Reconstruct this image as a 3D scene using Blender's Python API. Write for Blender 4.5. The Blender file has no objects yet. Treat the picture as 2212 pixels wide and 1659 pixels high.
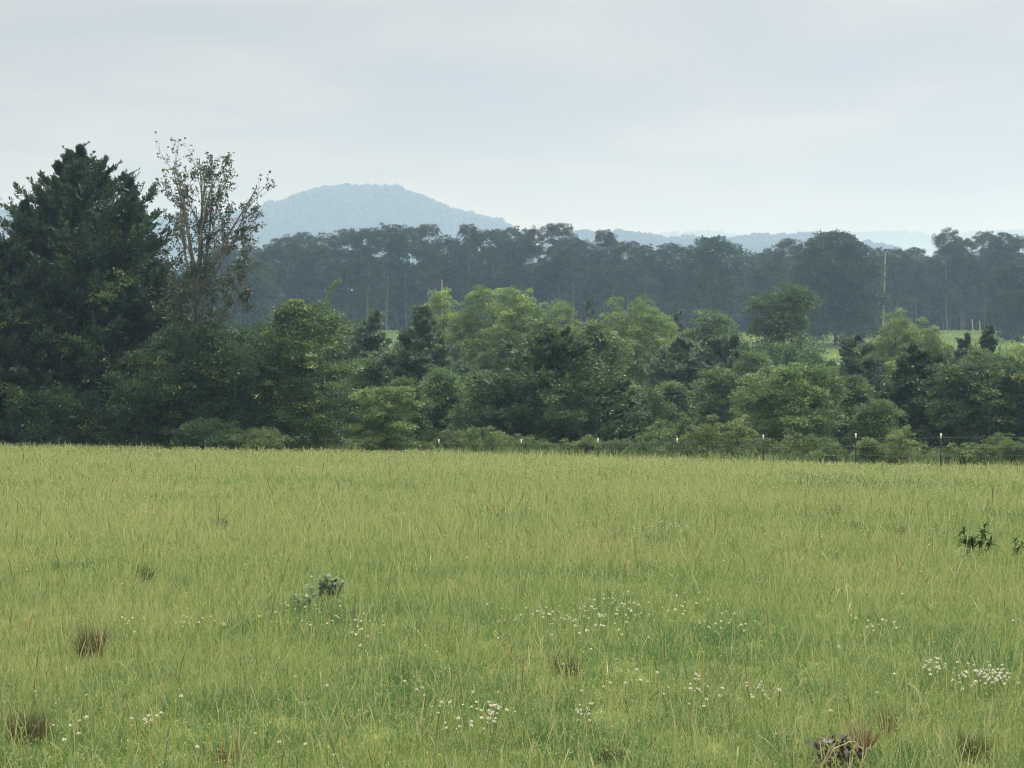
import bpy, math
import numpy as np
from mathutils import Vector

# ------------------------------------------------------------------ camera, sky, sun, exposure
SC = bpy.context.scene
FPX, CX, HY, EYE = 4000.0, 1106.0, 780.0, 1.45      # focal length and horizon of the photograph (2212 px wide)
cam_d = bpy.data.cameras.new('camera')
cam_d.sensor_width = 36.0
cam_d.lens = 36.0 * FPX / 2212.0
cam_d.clip_start = 0.1
cam_d.clip_end = 20000
cam = bpy.data.objects.new('camera', cam_d)
SC.collection.objects.link(cam)
cam.location = (0, 0, EYE)
cam.rotation_euler = (math.radians(90) - math.atan((829.5 - HY) / FPX), 0, 0)
SC.camera = cam

SUN_EL, SUN_AZ = math.radians(60), math.radians(42)   # azimuth from +Y (view direction), negative = left
W = bpy.data.worlds.new('World'); SC.world = W; W.use_nodes = True
nt = W.node_tree; nt.nodes.clear()
def N(t, **kw):
    n = nt.nodes.new(t)
    for k, v in kw.items(): setattr(n, k, v)
    return n
def lk(a, b): nt.links.new(a, b)
out = N('ShaderNodeOutputWorld'); bg = N('ShaderNodeBackground'); bg.inputs['Strength'].default_value = 0.1
sky = N('ShaderNodeTexSky', sky_type='NISHITA'); sky.sun_disc = False
sky.sun_elevation = SUN_EL; sky.sun_rotation = SUN_AZ; sky.dust_density = 3.0; sky.air_density = 1.0
geo = N('ShaderNodeTexCoord'); sep = N('ShaderNodeSeparateXYZ'); lk(geo.outputs['Generated'], sep.inputs[0])
def M(op, a, b=None, clamp=False):
    n = N('ShaderNodeMath', operation=op); n.use_clamp = clamp
    for i, v in enumerate((a, b)):
        if v is None: continue
        if isinstance(v, (int, float)): n.inputs[i].default_value = v
        else: lk(v, n.inputs[i])
    return n.outputs[0]
zz = M('MAXIMUM', sep.outputs['Z'], 0.0)
den = M('ADD', zz, 0.10)
cv = N('ShaderNodeCombineXYZ'); lk(M('DIVIDE', sep.outputs['X'], den), cv.inputs[0]); lk(M('DIVIDE', sep.outputs['Y'], den), cv.inputs[1])
n1 = N('ShaderNodeTexNoise'); n1.inputs['Scale'].default_value = 1.3; n1.inputs['Detail'].default_value = 5; n1.inputs['Roughness'].default_value = 0.5
n1.inputs['Distortion'].default_value = 0.4
lk(cv.outputs[0], n1.inputs['Vector'])
cr = N('ShaderNodeValToRGB')
e = cr.color_ramp.elements
e[0].position = 0.36; e[0].color = (0.71, 0.685, 0.665, 1)
e[1].position = 0.66; e[1].color = (1.05, 0.945, 0.81, 1)
m_ = e.new(0.5); m_.color = (0.84, 0.775, 0.695, 1)
lk(n1.outputs['Fac'], cr.inputs[0])
zs = N('ShaderNodeMapRange', interpolation_type='SMOOTHSTEP'); zs.inputs[1].default_value = .12; zs.inputs[2].default_value = .95; lk(zz, zs.inputs[0])
grad = M('MULTIPLY', M('ADD', M('MULTIPLY', zs.outputs[0], 1.75), 0.325), 10.0)   # an overcast sky is brighter overhead
cl = N('ShaderNodeVectorMath', operation='SCALE'); lk(cr.outputs[0], cl.inputs[0]); lk(grad, cl.inputs['Scale'])
mx = N('ShaderNodeMix', data_type='RGBA'); mx.inputs[0].default_value = 0.95
lk(sky.outputs[0], mx.inputs[6]); lk(cl.outputs[0], mx.inputs[7])
lk(mx.outputs[2], bg.inputs['Color']); lk(bg.outputs[0], out.inputs['Surface'])

sd = bpy.data.lights.new('sun', 'SUN'); sd.energy = 3.2; sd.angle = math.radians(14); sd.color = (1.0, 0.95, 0.86)
so = bpy.data.objects.new('sun', sd); SC.collection.objects.link(so)
ce = math.cos(SUN_EL)
sun_dir = Vector((math.sin(SUN_AZ) * ce, math.cos(SUN_AZ) * ce, math.sin(SUN_EL)))
so.rotation_euler = (-sun_dir).to_track_quat('-Z', 'Y').to_euler()
so.location = (60, 70, 120)
SC.view_settings.view_transform = 'Standard'; SC.view_settings.look = 'None'
SC.view_settings.exposure = 0.53; SC.view_settings.gamma = 1.0
SC.cycles.use_denoising = True; SC.cycles.denoising_prefilter = 'ACCURATE'; SC.cycles.filter_width = 1.1
SC.cycles.volume_bounces = 2; SC.cycles.diffuse_bounces = 4; SC.cycles.transmission_bounces = 4; SC.cycles.max_bounces = 8
SC.cycles.transparent_max_bounces = 8

# ------------------------------------------------------------------ helpers
rng = np.random.default_rng(11)
UP = np.array([0, 0, 1.0])
def unit(v): return v / np.maximum(np.linalg.norm(v, axis=-1, keepdims=True), 1e-9)
def rdir(r, n): return unit(r.normal(size=(n, 3)))
def sstep(a, b, x):
    t = np.clip((x - a) / (b - a), 0, 1); return t * t * (3 - 2 * t)
_hr = np.random.default_rng(5).random((256, 256))
def vnoise(x, y, s, o=0):
    x = np.asarray(x) / s + 37.3 * o + 1000; y = np.asarray(y) / s + 91.7 * o + 1000
    xi = np.floor(x).astype(int); yi = np.floor(y).astype(int); fx = x - xi; fy = y - yi
    fx = fx * fx * (3 - 2 * fx); fy = fy * fy * (3 - 2 * fy)
    h = lambda a, b: _hr[a % 256, b % 256]
    return (h(xi, yi) * (1 - fx) + h(xi + 1, yi) * fx) * (1 - fy) + (h(xi, yi + 1) * (1 - fx) + h(xi + 1, yi + 1) * fx) * fy

_ty = np.linspace(-200, 8000, 8201)
_tz = np.interp(_ty, [-200, -60, 0, 80, 92, 150, 180, 235, 330, 400, 450, 700, 1500, 8000],
                [7.2, 2.16, 0, -2.88, -3.33, -6.0, -6.6, -3.6, 3.2, 7.6, 8.6, 4, 0, -2])
_k = np.hanning(15); _k /= _k.sum(); _tz = np.convolve(np.pad(_tz, 7, mode='edge'), _k, mode='valid')
def gz(x, y):
    """height of the ground"""
    x = np.asarray(x, float); y = np.asarray(y, float)
    z = np.interp(y, _ty, _tz)
    s = sstep(8, 75, y) * (1 - sstep(110, 190, y))
    z = z + s * (0.04 - 0.0174 * np.clip(x, -45, 45))
    z = z + (vnoise(x, y, 9, 1) - .5) * .16 * sstep(4, 14, y) * (1 - sstep(100, 200, y))
    z = z + (vnoise(x, y, 70, 2) - .5) * 1.6 * sstep(200, 320, y)
    return z
def at(xd, yd, Y):
    """world point seen at photo pixel (xd, yd) at distance Y"""
    return np.array([(xd - CX) * Y / FPX, Y, EYE + (HY - yd) * Y / FPX])
def ground_at(xd, yd):
    Y = 5800.0 / max(yd - 924, 20)
    for _ in range(40):
        x = (xd - CX) * Y / FPX
        Yn = FPX * (EYE - float(gz(x, Y))) / (yd - HY)
        Y = .5 * Y + .5 * min(max(Yn, 3), 110)
    return np.array([(xd - CX) * Y / FPX, Y, float(gz((xd - CX) * Y / FPX, Y))])

class Buf:
    """collects quads with one tint value per quad"""
    def __init__(s): s.v, s.f, s.t, s.n = [], [], [], 0
    def add(s, v, f, t):
        s.v.append(np.asarray(v, np.float32)); s.f.append(np.asarray(f, np.int64) + s.n); s.t.append(np.broadcast_to(np.asarray(t, np.float32), (len(f),)))
        s.n += len(v)
    def quads(s, a, b, c, d, t):
        n = len(a); s.add(np.stack([a, b, c, d], 1).reshape(-1, 3), np.arange(4 * n).reshape(n, 4), t)
    def leaves(s, P, D, Nn, L, Wd, t, fold=.12):
        L = np.asarray(L).reshape(-1, 1); Wd = np.asarray(Wd).reshape(-1, 1)
        S = unit(np.cross(D, Nn)); nn = np.cross(S, D)
        m = P + D * L * .5 - nn * L * fold
        s.quads(P, m + S * Wd * .5, P + D * L, m - S * Wd * .5, t)
    def strips(s, P, Dh, L, th0, bend, w, side, prof, t):
        """bent blades: start angle th0 from the vertical, curving by bend"""
        n = len(P); k = len(prof) - 1
        pts = [P]; p = P
        for i in range(k):
            th = th0 + bend * (i + .5) / k
            p = p + (Dh * np.sin(th)[:, None] + UP * np.cos(th)[:, None]) * (L / k)[:, None]; pts.append(p)
        rows = []
        for i in range(k + 1):
            o = side * (w * prof[i] * .5)[:, None]; rows += [pts[i] - o, pts[i] + o]
        V = np.stack(rows, 1).reshape(-1, 3); b = (np.arange(n) * 2 * (k + 1))[:, None]
        F = np.concatenate([b + np.array([[2 * i, 2 * i + 1, 2 * i + 3, 2 * i + 2]]) for i in range(k)], 1).reshape(-1, 4)
        s.add(V, F, np.repeat(np.broadcast_to(t, (n,)), k))
    def tube(s, pts, rad, sides=6, t=.5):
        pts = np.asarray(pts, float); rad = np.asarray(rad, float); n = len(pts)
        T = np.gradient(pts, axis=0); T = unit(T)
        ref = np.array([1, 0, 0]) if abs(T[0][0]) < .8 else np.array([0, 1, 0])
        A = unit(np.cross(T, ref)); B = np.cross(T, A)
        a = np.linspace(0, 2 * np.pi, sides, endpoint=False)
        V = pts[:, None] + (A[:, None] * np.cos(a)[None, :, None] + B[:, None] * np.sin(a)[None, :, None]) * rad[:, None, None]
        i = np.arange(n - 1)[:, None] * sides; j = np.arange(sides)[None]; j2 = (j + 1) % sides
        F = np.stack([i + j, i + j2, i + sides + j2, i + sides + j], -1).reshape(-1, 4)
        s.add(V.reshape(-1, 3), F, t)
    def box(s, c, d, t=.5):
        c = np.array(c); d = np.array(d) / 2
        V = np.array([[x, y, z] for z in (-1, 1) for y in (-1, 1) for x in (-1, 1)]) * d + c
        s.add(V, [[0, 2, 3, 1], [4, 5, 7, 6], [0, 1, 5, 4], [2, 6, 7, 3], [0, 4, 6, 2], [1, 3, 7, 5]], t)
    def mesh(s, name, mat):
        V = np.concatenate(s.v); F = np.concatenate(s.f); T = np.concatenate(s.t)
        me = bpy.data.meshes.new(name)
        me.vertices.add(len(V)); me.vertices.foreach_set('co', V.ravel())
        me.loops.add(F.size); me.loops.foreach_set('vertex_index', F.ravel().astype(np.int32))
        me.polygons.add(len(F)); me.polygons.foreach_set('loop_start', (np.arange(len(F)) * 4).astype(np.int32))
        at_ = me.attributes.new('tint', 'FLOAT', 'FACE'); at_.data.foreach_set('value', T.astype(np.float32))
        me.update(calc_edges=True); me.materials.append(mat)
        return me
    def build(s, name, mat, parent=None):
        o = bpy.data.objects.new(name, s.mesh(name, mat)); SC.collection.objects.link(o)
        if parent: o.parent = parent
        return o

def thing(name, label, cat, loc=(0, 0, 0), group=None):
    o = bpy.data.objects.new(name, None); SC.collection.objects.link(o)
    o.empty_display_size = .3; o.location = [float(c) for c in loc]; o['label'] = label; o['category'] = cat
    if group: o['group'] = group
    return o
def copy_tree(o, loc, rz, sc, label, group):
    c = o.copy(); SC.collection.objects.link(c); c.location = [float(q) for q in loc]; c.rotation_euler = (0, 0, rz); c.scale = sc
    c['label'] = label; c['group'] = group
    for ch in [q for q in SC.collection.objects if q.parent is o]:
        d = ch.copy(); SC.collection.objects.link(d); d.parent = c
    return c
def setting(o, kind, label=None):
    o['kind'] = kind
    if label: o['label'] = label
    return o

# ------------------------------------------------------------------ materials
def new_mat(name):
    m = bpy.data.materials.new(name); m.use_nodes = True; m.node_tree.nodes.clear(); return m, m.node_tree
def leaf_mat(name, stops, trans=.35, gloss=.0, objvar=.25):
    """foliage: colour by each leaf's own tint, part diffuse, part translucent"""
    m, t = new_mat(name); nn = t.nodes.new; L = t.links.new
    o = nn('ShaderNodeOutputMaterial'); a = nn('ShaderNodeAttribute'); a.attribute_name = 'tint'
    r = nn('ShaderNodeValToRGB'); el = r.color_ramp.elements
    el[0].position, el[0].color = stops[0][0], (*stops[0][1], 1); el[1].position, el[1].color = stops[-1][0], (*stops[-1][1], 1)
    for p, c in stops[1:-1]:
        q = el.new(p); q.color = (*c, 1)
    L(a.outputs['Fac'], r.inputs[0])
    oi = nn('ShaderNodeObjectInfo'); mr = nn('ShaderNodeMapRange'); mr.inputs[3].default_value = 1 - objvar; mr.inputs[4].default_value = 1 + objvar
    L(oi.outputs['Random'], mr.inputs[0])
    vs = nn('ShaderNodeVectorMath'); vs.operation = 'SCALE'; L(r.outputs[0], vs.inputs[0]); L(mr.outputs[0], vs.inputs['Scale'])
    d = nn('ShaderNodeBsdfDiffuse'); tr = nn('ShaderNodeBsdfTranslucent'); mxs = nn('ShaderNodeMixShader'); mxs.inputs[0].default_value = trans
    L(vs.outputs[0], d.inputs[0]); L(vs.outputs[0], tr.inputs[0]); L(d.outputs[0], mxs.inputs[1]); L(tr.outputs[0], mxs.inputs[2])
    last = mxs
    if gloss:
        g = nn('ShaderNodeBsdfGlossy'); g.inputs['Roughness'].default_value = .45; g.inputs['Color'].default_value = (.8, .85, .85, 1)
        m2 = nn('ShaderNodeMixShader'); m2.inputs[0].default_value = gloss
        L(mxs.outputs[0], m2.inputs[1]); L(g.outputs[0], m2.inputs[2]); last = m2
    L(last.outputs[0], o.inputs[0]); return m
def solid_mat(name, c1, c2, scale=6, rough=.9, stretch=(1, 1, 1), metal=0):
    m, t = new_mat(name); nn = t.nodes.new; L = t.links.new
    o = nn('ShaderNodeOutputMaterial'); b = nn('ShaderNodeBsdfPrincipled'); b.inputs['Roughness'].default_value = rough; b.inputs['Metallic'].default_value = metal
    b.inputs['Specular IOR Level'].default_value = .25
    tc = nn('ShaderNodeTexCoord'); mp = nn('ShaderNodeMapping'); mp.inputs['Scale'].default_value = stretch
    no = nn('ShaderNodeTexNoise'); no.inputs['Scale'].default_value = scale; no.inputs['Detail'].default_value = 6
    r = nn('ShaderNodeMix'); r.data_type = 'RGBA'; r.inputs[6].default_value = (*c1, 1); r.inputs[7].default_value = (*c2, 1)
    L(tc.outputs['Object'], mp.inputs[0]); L(mp.outputs[0], no.inputs['Vector']); L(no.outputs['Fac'], r.inputs[0]); L(r.outputs[2], b.inputs['Base Color'])
    L(b.outputs[0], o.inputs[0]); return m

G_CEDAR = leaf_mat('cedar_needles', [(0, (0.024, 0.047, 0.033)), (.5, (0.049, 0.087, 0.052)), (1, (0.108, 0.155, 0.071))], .18, .03, .15)
G_CEDAR2 = leaf_mat('grey_green_cedar', [(0, (0.067, 0.119, 0.077)), (.5, (0.125, 0.196, 0.115)), (1, (0.239, 0.323, 0.161))], .25, .03, .12)
G_JUNIPER = leaf_mat('juniper_sprays', [(0, (0.030, 0.067, 0.032)), (.5, (0.068, 0.133, 0.051)), (1, (0.136, 0.210, 0.069))], .25, .04, .15)
G_DARK = leaf_mat('dark_broad_leaves', [(0, (0.028, 0.063, 0.032)), (.5, (0.063, 0.122, 0.052)), (.85, (0.139, 0.223, 0.068)), (1, (0.237, 0.287, 0.082))], .35, .03, .15)
G_OAK = leaf_mat('oak_leaves', [(0, (.018, .036, .022)), (.5, (.040, .070, .034)), (1, (.095, .13, .055))], .3, .03, .1)
G_MID = leaf_mat('mid_green_leaves', [(0, (0.052, 0.103, 0.046)), (.5, (0.110, 0.189, 0.069)), (1, (0.220, 0.302, 0.100))], .38, .03, .18)
G_LIGHT = leaf_mat('light_green_leaves', [(0, (0.095, 0.171, 0.069)), (.5, (0.197, 0.301, 0.105)), (1, (0.379, 0.471, 0.154))], .40, .03, .12)
G_BUSH = leaf_mat('bush_leaves', [(0, (.045, .09, .04)), (.5, (.11, .17, .062)), (.9, (.185, .26, .09)), (1, (.22, .27, .10))], .38, .03, .12)
G_PINE = leaf_mat('pine_needles', [(0, (.020, .034, .022)), (.5, (.036, .056, .034)), (1, (.085, .110, .055))], .2, .03, .36)
G_SPARSE = leaf_mat('sparse_leaves', [(0, (0.031, 0.062, 0.033)), (.6, (0.069, 0.106, 0.050)), (.78, (0.106, 0.125, 0.062)), (.85, (0.138, 0.081, 0.056)), (1, (0.188, 0.106, 0.062))], .35, .06, .05)
G_FAR = leaf_mat('far_wood_leaves', [(0, (.020, .034, .024)), (1, (.050, .075, .042))], .2, 0, .0)
G_GRASS = leaf_mat('meadow_grass', [(0, (0.068, 0.165, 0.055)), (.25, (0.142, 0.250, 0.075)), (.5, (0.255, 0.335, 0.105)), (.75, (0.365, 0.395, 0.160)), (.9, (0.456, 0.450, 0.240)), (.96, (0.155, 0.100, 0.055)), (1, (0.091, 0.075, 0.045))], .42, .04, 0)
G_TUFT = leaf_mat('dead_tuft_blades', [(0, (.06, .11, .045)), (.35, (.10, .10, .055)), (.6, (.20, .15, .09)), (1, (.19, .10, .065))], .3, .02, 0)
G_SAGE = leaf_mat('sage_leaves', [(0, (.16, .24, .15)), (.6, (.28, .36, .25)), (1, (.40, .47, .36))], .5, 0, 0)
G_WEED = leaf_mat('weed_leaves', [(0, (.025, .065, .030)), (.6, (.055, .115, .048)), (1, (.12, .18, .08))], .4, .0, 0)
G_DEAD = leaf_mat('withered_leaves', [(0, (.020, .022, .018)), (.4, (.06, .055, .035)), (.7, (.13, .085, .05)), (.9, (.17, .17, .13)), (1, (.42, .35, .22))], .12, .04, 0)
G_FLOWER = leaf_mat('clover_petals', [(0, (.16, .24, .08)), (.3, (.20, .28, .09)), (.5, (.72, .70, .62)), (1, (.88, .87, .82))], .3, 0, 0)
G_YELLOW = leaf_mat('yellow_petals', [(0, (.50, .48, .10)), (1, (.70, .62, .20))], .3, 0, 0)
BARK = solid_mat('bark', (.055, .045, .035), (.16, .135, .11), 8, .95, (1, 1, .25))
PINE_BARK = solid_mat('pine_bark', (.085, .078, .07), (.17, .16, .145), 2.2, .95, (1, 1, .3))
GREY_BARK = solid_mat('grey_bark', (.10, .10, .09), (.25, .25, .23), 6, .95, (1, 1, .3))
TWIG = solid_mat('brown_twigs', (.10, .07, .05), (.2, .15, .11), 10)
GREEN_STEM = solid_mat('green_stems', (.07, .10, .04), (.14, .16, .07), 10)
STRAW = solid_mat('straw_stems', (.34, .27, .15), (.55, .47, .30), 14)
POLE_WOOD = solid_mat('pole_wood', (.24, .20, .175), (.40, .345, .30), 1.6, .85, (1, 1, .2))
PALE_WOOD = solid_mat('weathered_wood', (.22, .205, .185), (.36, .335, .30), 3, .9, (1, 1, .3))
POST_GREEN = solid_mat('post_paint', (.012, .022, .018), (.030, .040, .034), 20, .6)
POST_WHITE = solid_mat('white_paint', (.72, .74, .74), (.86, .87, .86), 20, .5)
WIRE = solid_mat('galvanised_wire', (.14, .15, .155), (.24, .25, .26), 30, .5, metal=.6)
CERAMIC = solid_mat('insulator_glaze', (.45, .45, .42), (.62, .62, .6), 10, .4)

# ------------------------------------------------------------------ the ground, one sheet out to the horizon
def make_ground():
    ys = np.concatenate([np.arange(-140, 0, 10), np.arange(0, 110, 1.0), np.arange(110, 480, 5), np.geomspace(480, 7400, 36)])
    xs = np.concatenate([-np.geomspace(2600, 62, 20), np.arange(-60, 61, 2.0), np.geomspace(62, 2600, 20)])
    X, Y = np.meshgrid(xs, ys); Z = gz(X, Y)
    n, m = X.shape; b = Buf()
    i = np.arange(n - 1)[:, None] * m; j = np.arange(m - 1)[None]
    b.add(np.stack([X, Y, Z], -1).reshape(-1, 3), np.stack([i + j, i + j + 1, i + m + j + 1, i + m + j], -1).reshape(-1, 4), .5)
    mt, t = new_mat('ground_soil_and_sward'); nn = t.nodes.new; L = t.links.new
    o = nn('ShaderNodeOutputMaterial'); d = nn('ShaderNodeBsdfDiffuse'); g = nn('ShaderNodeNewGeometry'); s = nn('ShaderNodeSeparateXYZ')
    L(g.outputs['Position'], s.inputs[0])
    def noise(sc, det=5):
        q = nn('ShaderNodeTexNoise'); q.inputs['Scale'].default_value = sc; q.inputs['Detail'].default_value = det; L(g.outputs['Position'], q.inputs['Vector']); return q.outputs['Fac']
    def ramp(f, c1, c2, a=.35, b_=.65):
        r = nn('ShaderNodeValToRGB'); r.color_ramp.elements[0].position = a; r.color_ramp.elements[1].position = b_
        r.color_ramp.elements[0].color = (*c1, 1); r.color_ramp.elements[1].color = (*c2, 1); L(f, r.inputs[0]); return r.outputs[0]
    def mix(f, a, b_):
        q = nn('ShaderNodeMix'); q.data_type = 'RGBA'; L(f, q.inputs[0]); L(a, q.inputs[6]); L(b_, q.inputs[7]); return q.outputs[2]
    def rng_(v, a, b_):
        q = nn('ShaderNodeMapRange'); q.inputs[1].default_value = a; q.inputs[2].default_value = b_; L(v, q.inputs[0]); return q.outputs[0]
    meadow = ramp(noise(9), (.08, .12, .04), (.17, .20, .07))
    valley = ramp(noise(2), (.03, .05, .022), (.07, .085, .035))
    past = ramp(noise(.35), (.17, .25, .06), (.24, .31, .085))
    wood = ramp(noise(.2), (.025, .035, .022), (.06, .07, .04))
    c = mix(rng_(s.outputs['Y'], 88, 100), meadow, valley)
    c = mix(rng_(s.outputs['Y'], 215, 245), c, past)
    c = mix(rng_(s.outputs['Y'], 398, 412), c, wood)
    L(c, d.inputs[0]); L(d.outputs[0], o.inputs[0])
    setting(b.build('ground', mt), 'structure')
make_ground()

# ------------------------------------------------------------------ far hills with their forest
def hill(name, sil, Yr, depth, crown_r, n, seed, label):
    r = np.random.default_rng(seed); sil = np.array(sil, float)
    px = (sil[:, 0] - CX) * Yr / FPX; pz = EYE + (HY - sil[:, 1]) * Yr / FPX - crown_r * .8
    xs = np.linspace(px[0], px[-1], 160); dy = np.linspace(-1.6, 1.6, 26) * depth
    zc = np.interp(xs, px, pz)
    def hz(x, d):
        z = np.interp(x, px, pz); q = np.exp(-(d / depth) ** 2 * 1.6)
        return z * q - 6 * (1 - q) + (vnoise(x, d, depth * .35, seed) - .5) * depth * .10 * (1 - q)
    X, D = np.meshgrid(xs, dy); Z = hz(X, D); b = Buf(); k, m = X.shape
    i = np.arange(k - 1)[:, None] * m; j = np.arange(m - 1)[None]
    b.add(np.stack([X, D + Yr, Z], -1).reshape(-1, 3), np.stack([i + j, i + j + 1, i + m + j + 1, i + m + j], -1).reshape(-1, 4), .2)
    setting(b.build(name, G_FAR), 'structure')
    x = r.uniform(px[0], px[-1], n); d = -np.abs(r.normal(0, .55, n)) * depth
    d[: n // 3] = r.normal(0, .10, n // 3) * depth; big_ = r.random(n) < .12
    C = np.stack([x, d + Yr, hz(x, d) + crown_r * .2], 1); cr_ = crown_r * r.uniform(.5, 1.1, n) * np.where(big_, 1.45, 1)
    per = 26; v = rdir(r, n * per); v[:, 2] = np.abs(v[:, 2]) * 1.1 - .15
    C2 = np.repeat(C, per, 0); R2 = np.repeat(cr_, per); P = C2 + v * R2[:, None] * r.uniform(.75, 1.05, n * per)[:, None]
    f = Buf(); ct = np.repeat(r.uniform(0, 1, n), per)
    f.leaves(P, unit(np.cross(v, rdir(r, n * per))), unit(v + .3 * rdir(r, n * per)), R2 * .75, R2 * .7, ct)
    setting(f.build(name + '_forest', G_FAR), 'stuff', label)
hill('mountain', [(-420, 480), (-200, 470), (-60, 462), (10, 457), (60, 470), (200, 480), (330, 474), (440, 466), (540, 455), (600, 440), (640, 425), (680, 412), (720, 406), (780, 403),
     (830, 403), (870, 411), (910, 424), (960, 447), (1010, 464), (1050, 471), (1085, 482), (1110, 500), (1160, 540), (1200, 600)], 3000, 330, 8.0, 3600, 3,
     'hazy blue forest covering the rounded mountain')
hill('wooded_ridge', [(1150, 540), (1200, 512), (1240, 500), (1262, 496), (1300, 509), (1345, 501), (1400, 507), (1450, 517), (1500, 514), (1560, 519), (1600, 511), (1650, 507), (1700, 509), (1750, 505), (1810, 512), (1900, 530), (2000, 560)],
     2700, 160, 6.0, 1800, 4, 'blue hazy forest on the lower ridge right of the mountain')
hill('distant_ridge', [(1330, 530), (1380, 509), (1450, 502), (1530, 500), (1600, 508), (1700, 515), (1800, 506), (1850, 502), (1950, 500), (2000, 506), (2050, 508), (2100, 500), (2160, 498), (2300, 502), (2500, 515)],
     6000, 400, 7.0, 2200, 5, 'palest forest on the farthest ridge along the horizon')

# ------------------------------------------------------------------ trees
LS = .66                                              # leaf size against the first estimate
def crown(b, r, lobes, n_clump, per, cs, leaf, asp=.55, droop=.25, flat=.75, t0=.42, tv=.5, keep_low=.45, shell=(.55, 1.04)):
    leaf = leaf * LS; per = int(per / LS ** 1.6)
    lobes = np.asarray(lobes, float); c, R = lobes[:, :3], lobes[:, 3:]
    ar = R[:, 0] * R[:, 1] + R[:, 0] * R[:, 2] + R[:, 1] * R[:, 2]
    n = int(n_clump * 2.2); k = r.choice(len(lobes), n, p=ar / ar.sum())
    u = rdir(r, n); ok = (u[:, 2] > -.25) | (r.random(n) < keep_low)
    rad = r.uniform(*shell, n)
    C = c[k] + u * R[k] * rad[:, None]
    q = np.linalg.norm((C[:, None] - c[None]) / R[None], axis=2); q[np.arange(n), k] = 9
    ok &= (q.min(1) > .62) | (r.random(n) < .15)
    C, u = C[ok][:n_clump], u[ok][:n_clump]; n = len(C)
    csz = cs * r.uniform(.55, 1.4, n); ct = r.normal(0, .42, n)
    cnt = per; C2 = np.repeat(C, cnt, 0); u2 = np.repeat(u, cnt, 0); s2 = np.repeat(csz, cnt)
    v = rdir(r, n * cnt); v[:, 2] = np.where(r.random(n * cnt) < .78, np.abs(v[:, 2]), v[:, 2])
    P = C2 + v * np.array([1, 1, flat]) * (s2 * r.uniform(.12, 1, n * cnt) ** .42)[:, None]
    D = unit(v * .7 + u2 * .5 + rdir(r, n * cnt) * .7 - UP * droop)
    Nn = unit(v * .75 + UP * .35 + rdir(r, n * cnt) * .6)
    t = np.clip(t0 + tv * (np.repeat(ct, cnt) + r.normal(0, .2, n * cnt)), 0, 1)
    l = leaf * r.uniform(.65, 1.35, n * cnt)
    b.leaves(P, D, Nn, l, l * asp, t)
def auto_lobes(r, H, Wd, z0, prof, n, rs, tall=1.0):
    hs = np.linspace(0, 1, len(prof)); L = []
    for i in range(n):
        h = (i + r.uniform(.1, .9)) / n; env = np.interp(h, hs, prof) * Wd / 2
        rl = min(rs * Wd * r.uniform(.75, 1.25), max(env, .12 * Wd)); a = i * 2.399 + r.uniform(-.5, .5)
        d = max(0, env - rl * .85) * r.uniform(.8, 1.05)
        z = z0 + h * (H - z0); z = min(z, H - rl * tall * .95)
        L.append([math.cos(a) * d, math.sin(a) * d, z, rl, rl, rl * tall])
    L.append([r.uniform(-.05, .05) * Wd, 0, H - rs * Wd * tall * .8, rs * Wd * .75, rs * Wd * .75, rs * Wd * tall * .8])
    for z in np.linspace(z0 + .12 * (H - z0), H - .3 * (H - z0), 3):   # inner mass
        q = np.interp((z - z0) / (H - z0), hs, prof) * Wd * .3
        L.append([0, 0, z, q, q, (H - z0) * .2])
    return np.array(L)
def trunk(b, r, H, rad, lobes=None, top=.8, bend=.02, nl=10):
    z = np.linspace(-.3, H * top, 9); off = np.cumsum(r.normal(0, bend * H / 9, (9, 2)), 0); off[0] = 0
    rr = rad * np.linspace(1, .3, 9); rr[0] *= 1.35
    pts = np.column_stack([off, z]); b.tube(pts, rr, 7)
    if lobes is not None:
        for l in r.permutation(len(lobes))[:nl]:
            c = lobes[l, :3]; zs = np.clip(c[2] - np.hypot(c[0], c[1]) * .9, H * .12, H * top * .95)
            p0 = np.array([np.interp(zs, z, pts[:, 0]), np.interp(zs, z, pts[:, 1]), zs]); mid = (p0 + c) / 2 - np.array([0, 0, .04 * H])
            t = np.linspace(0, 1, 6)[:, None]; q = (1 - t) ** 2 * p0 + 2 * t * (1 - t) * mid + t ** 2 * c
            b.tube(q, rad * np.linspace(.42, .08, 6), 5)

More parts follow.
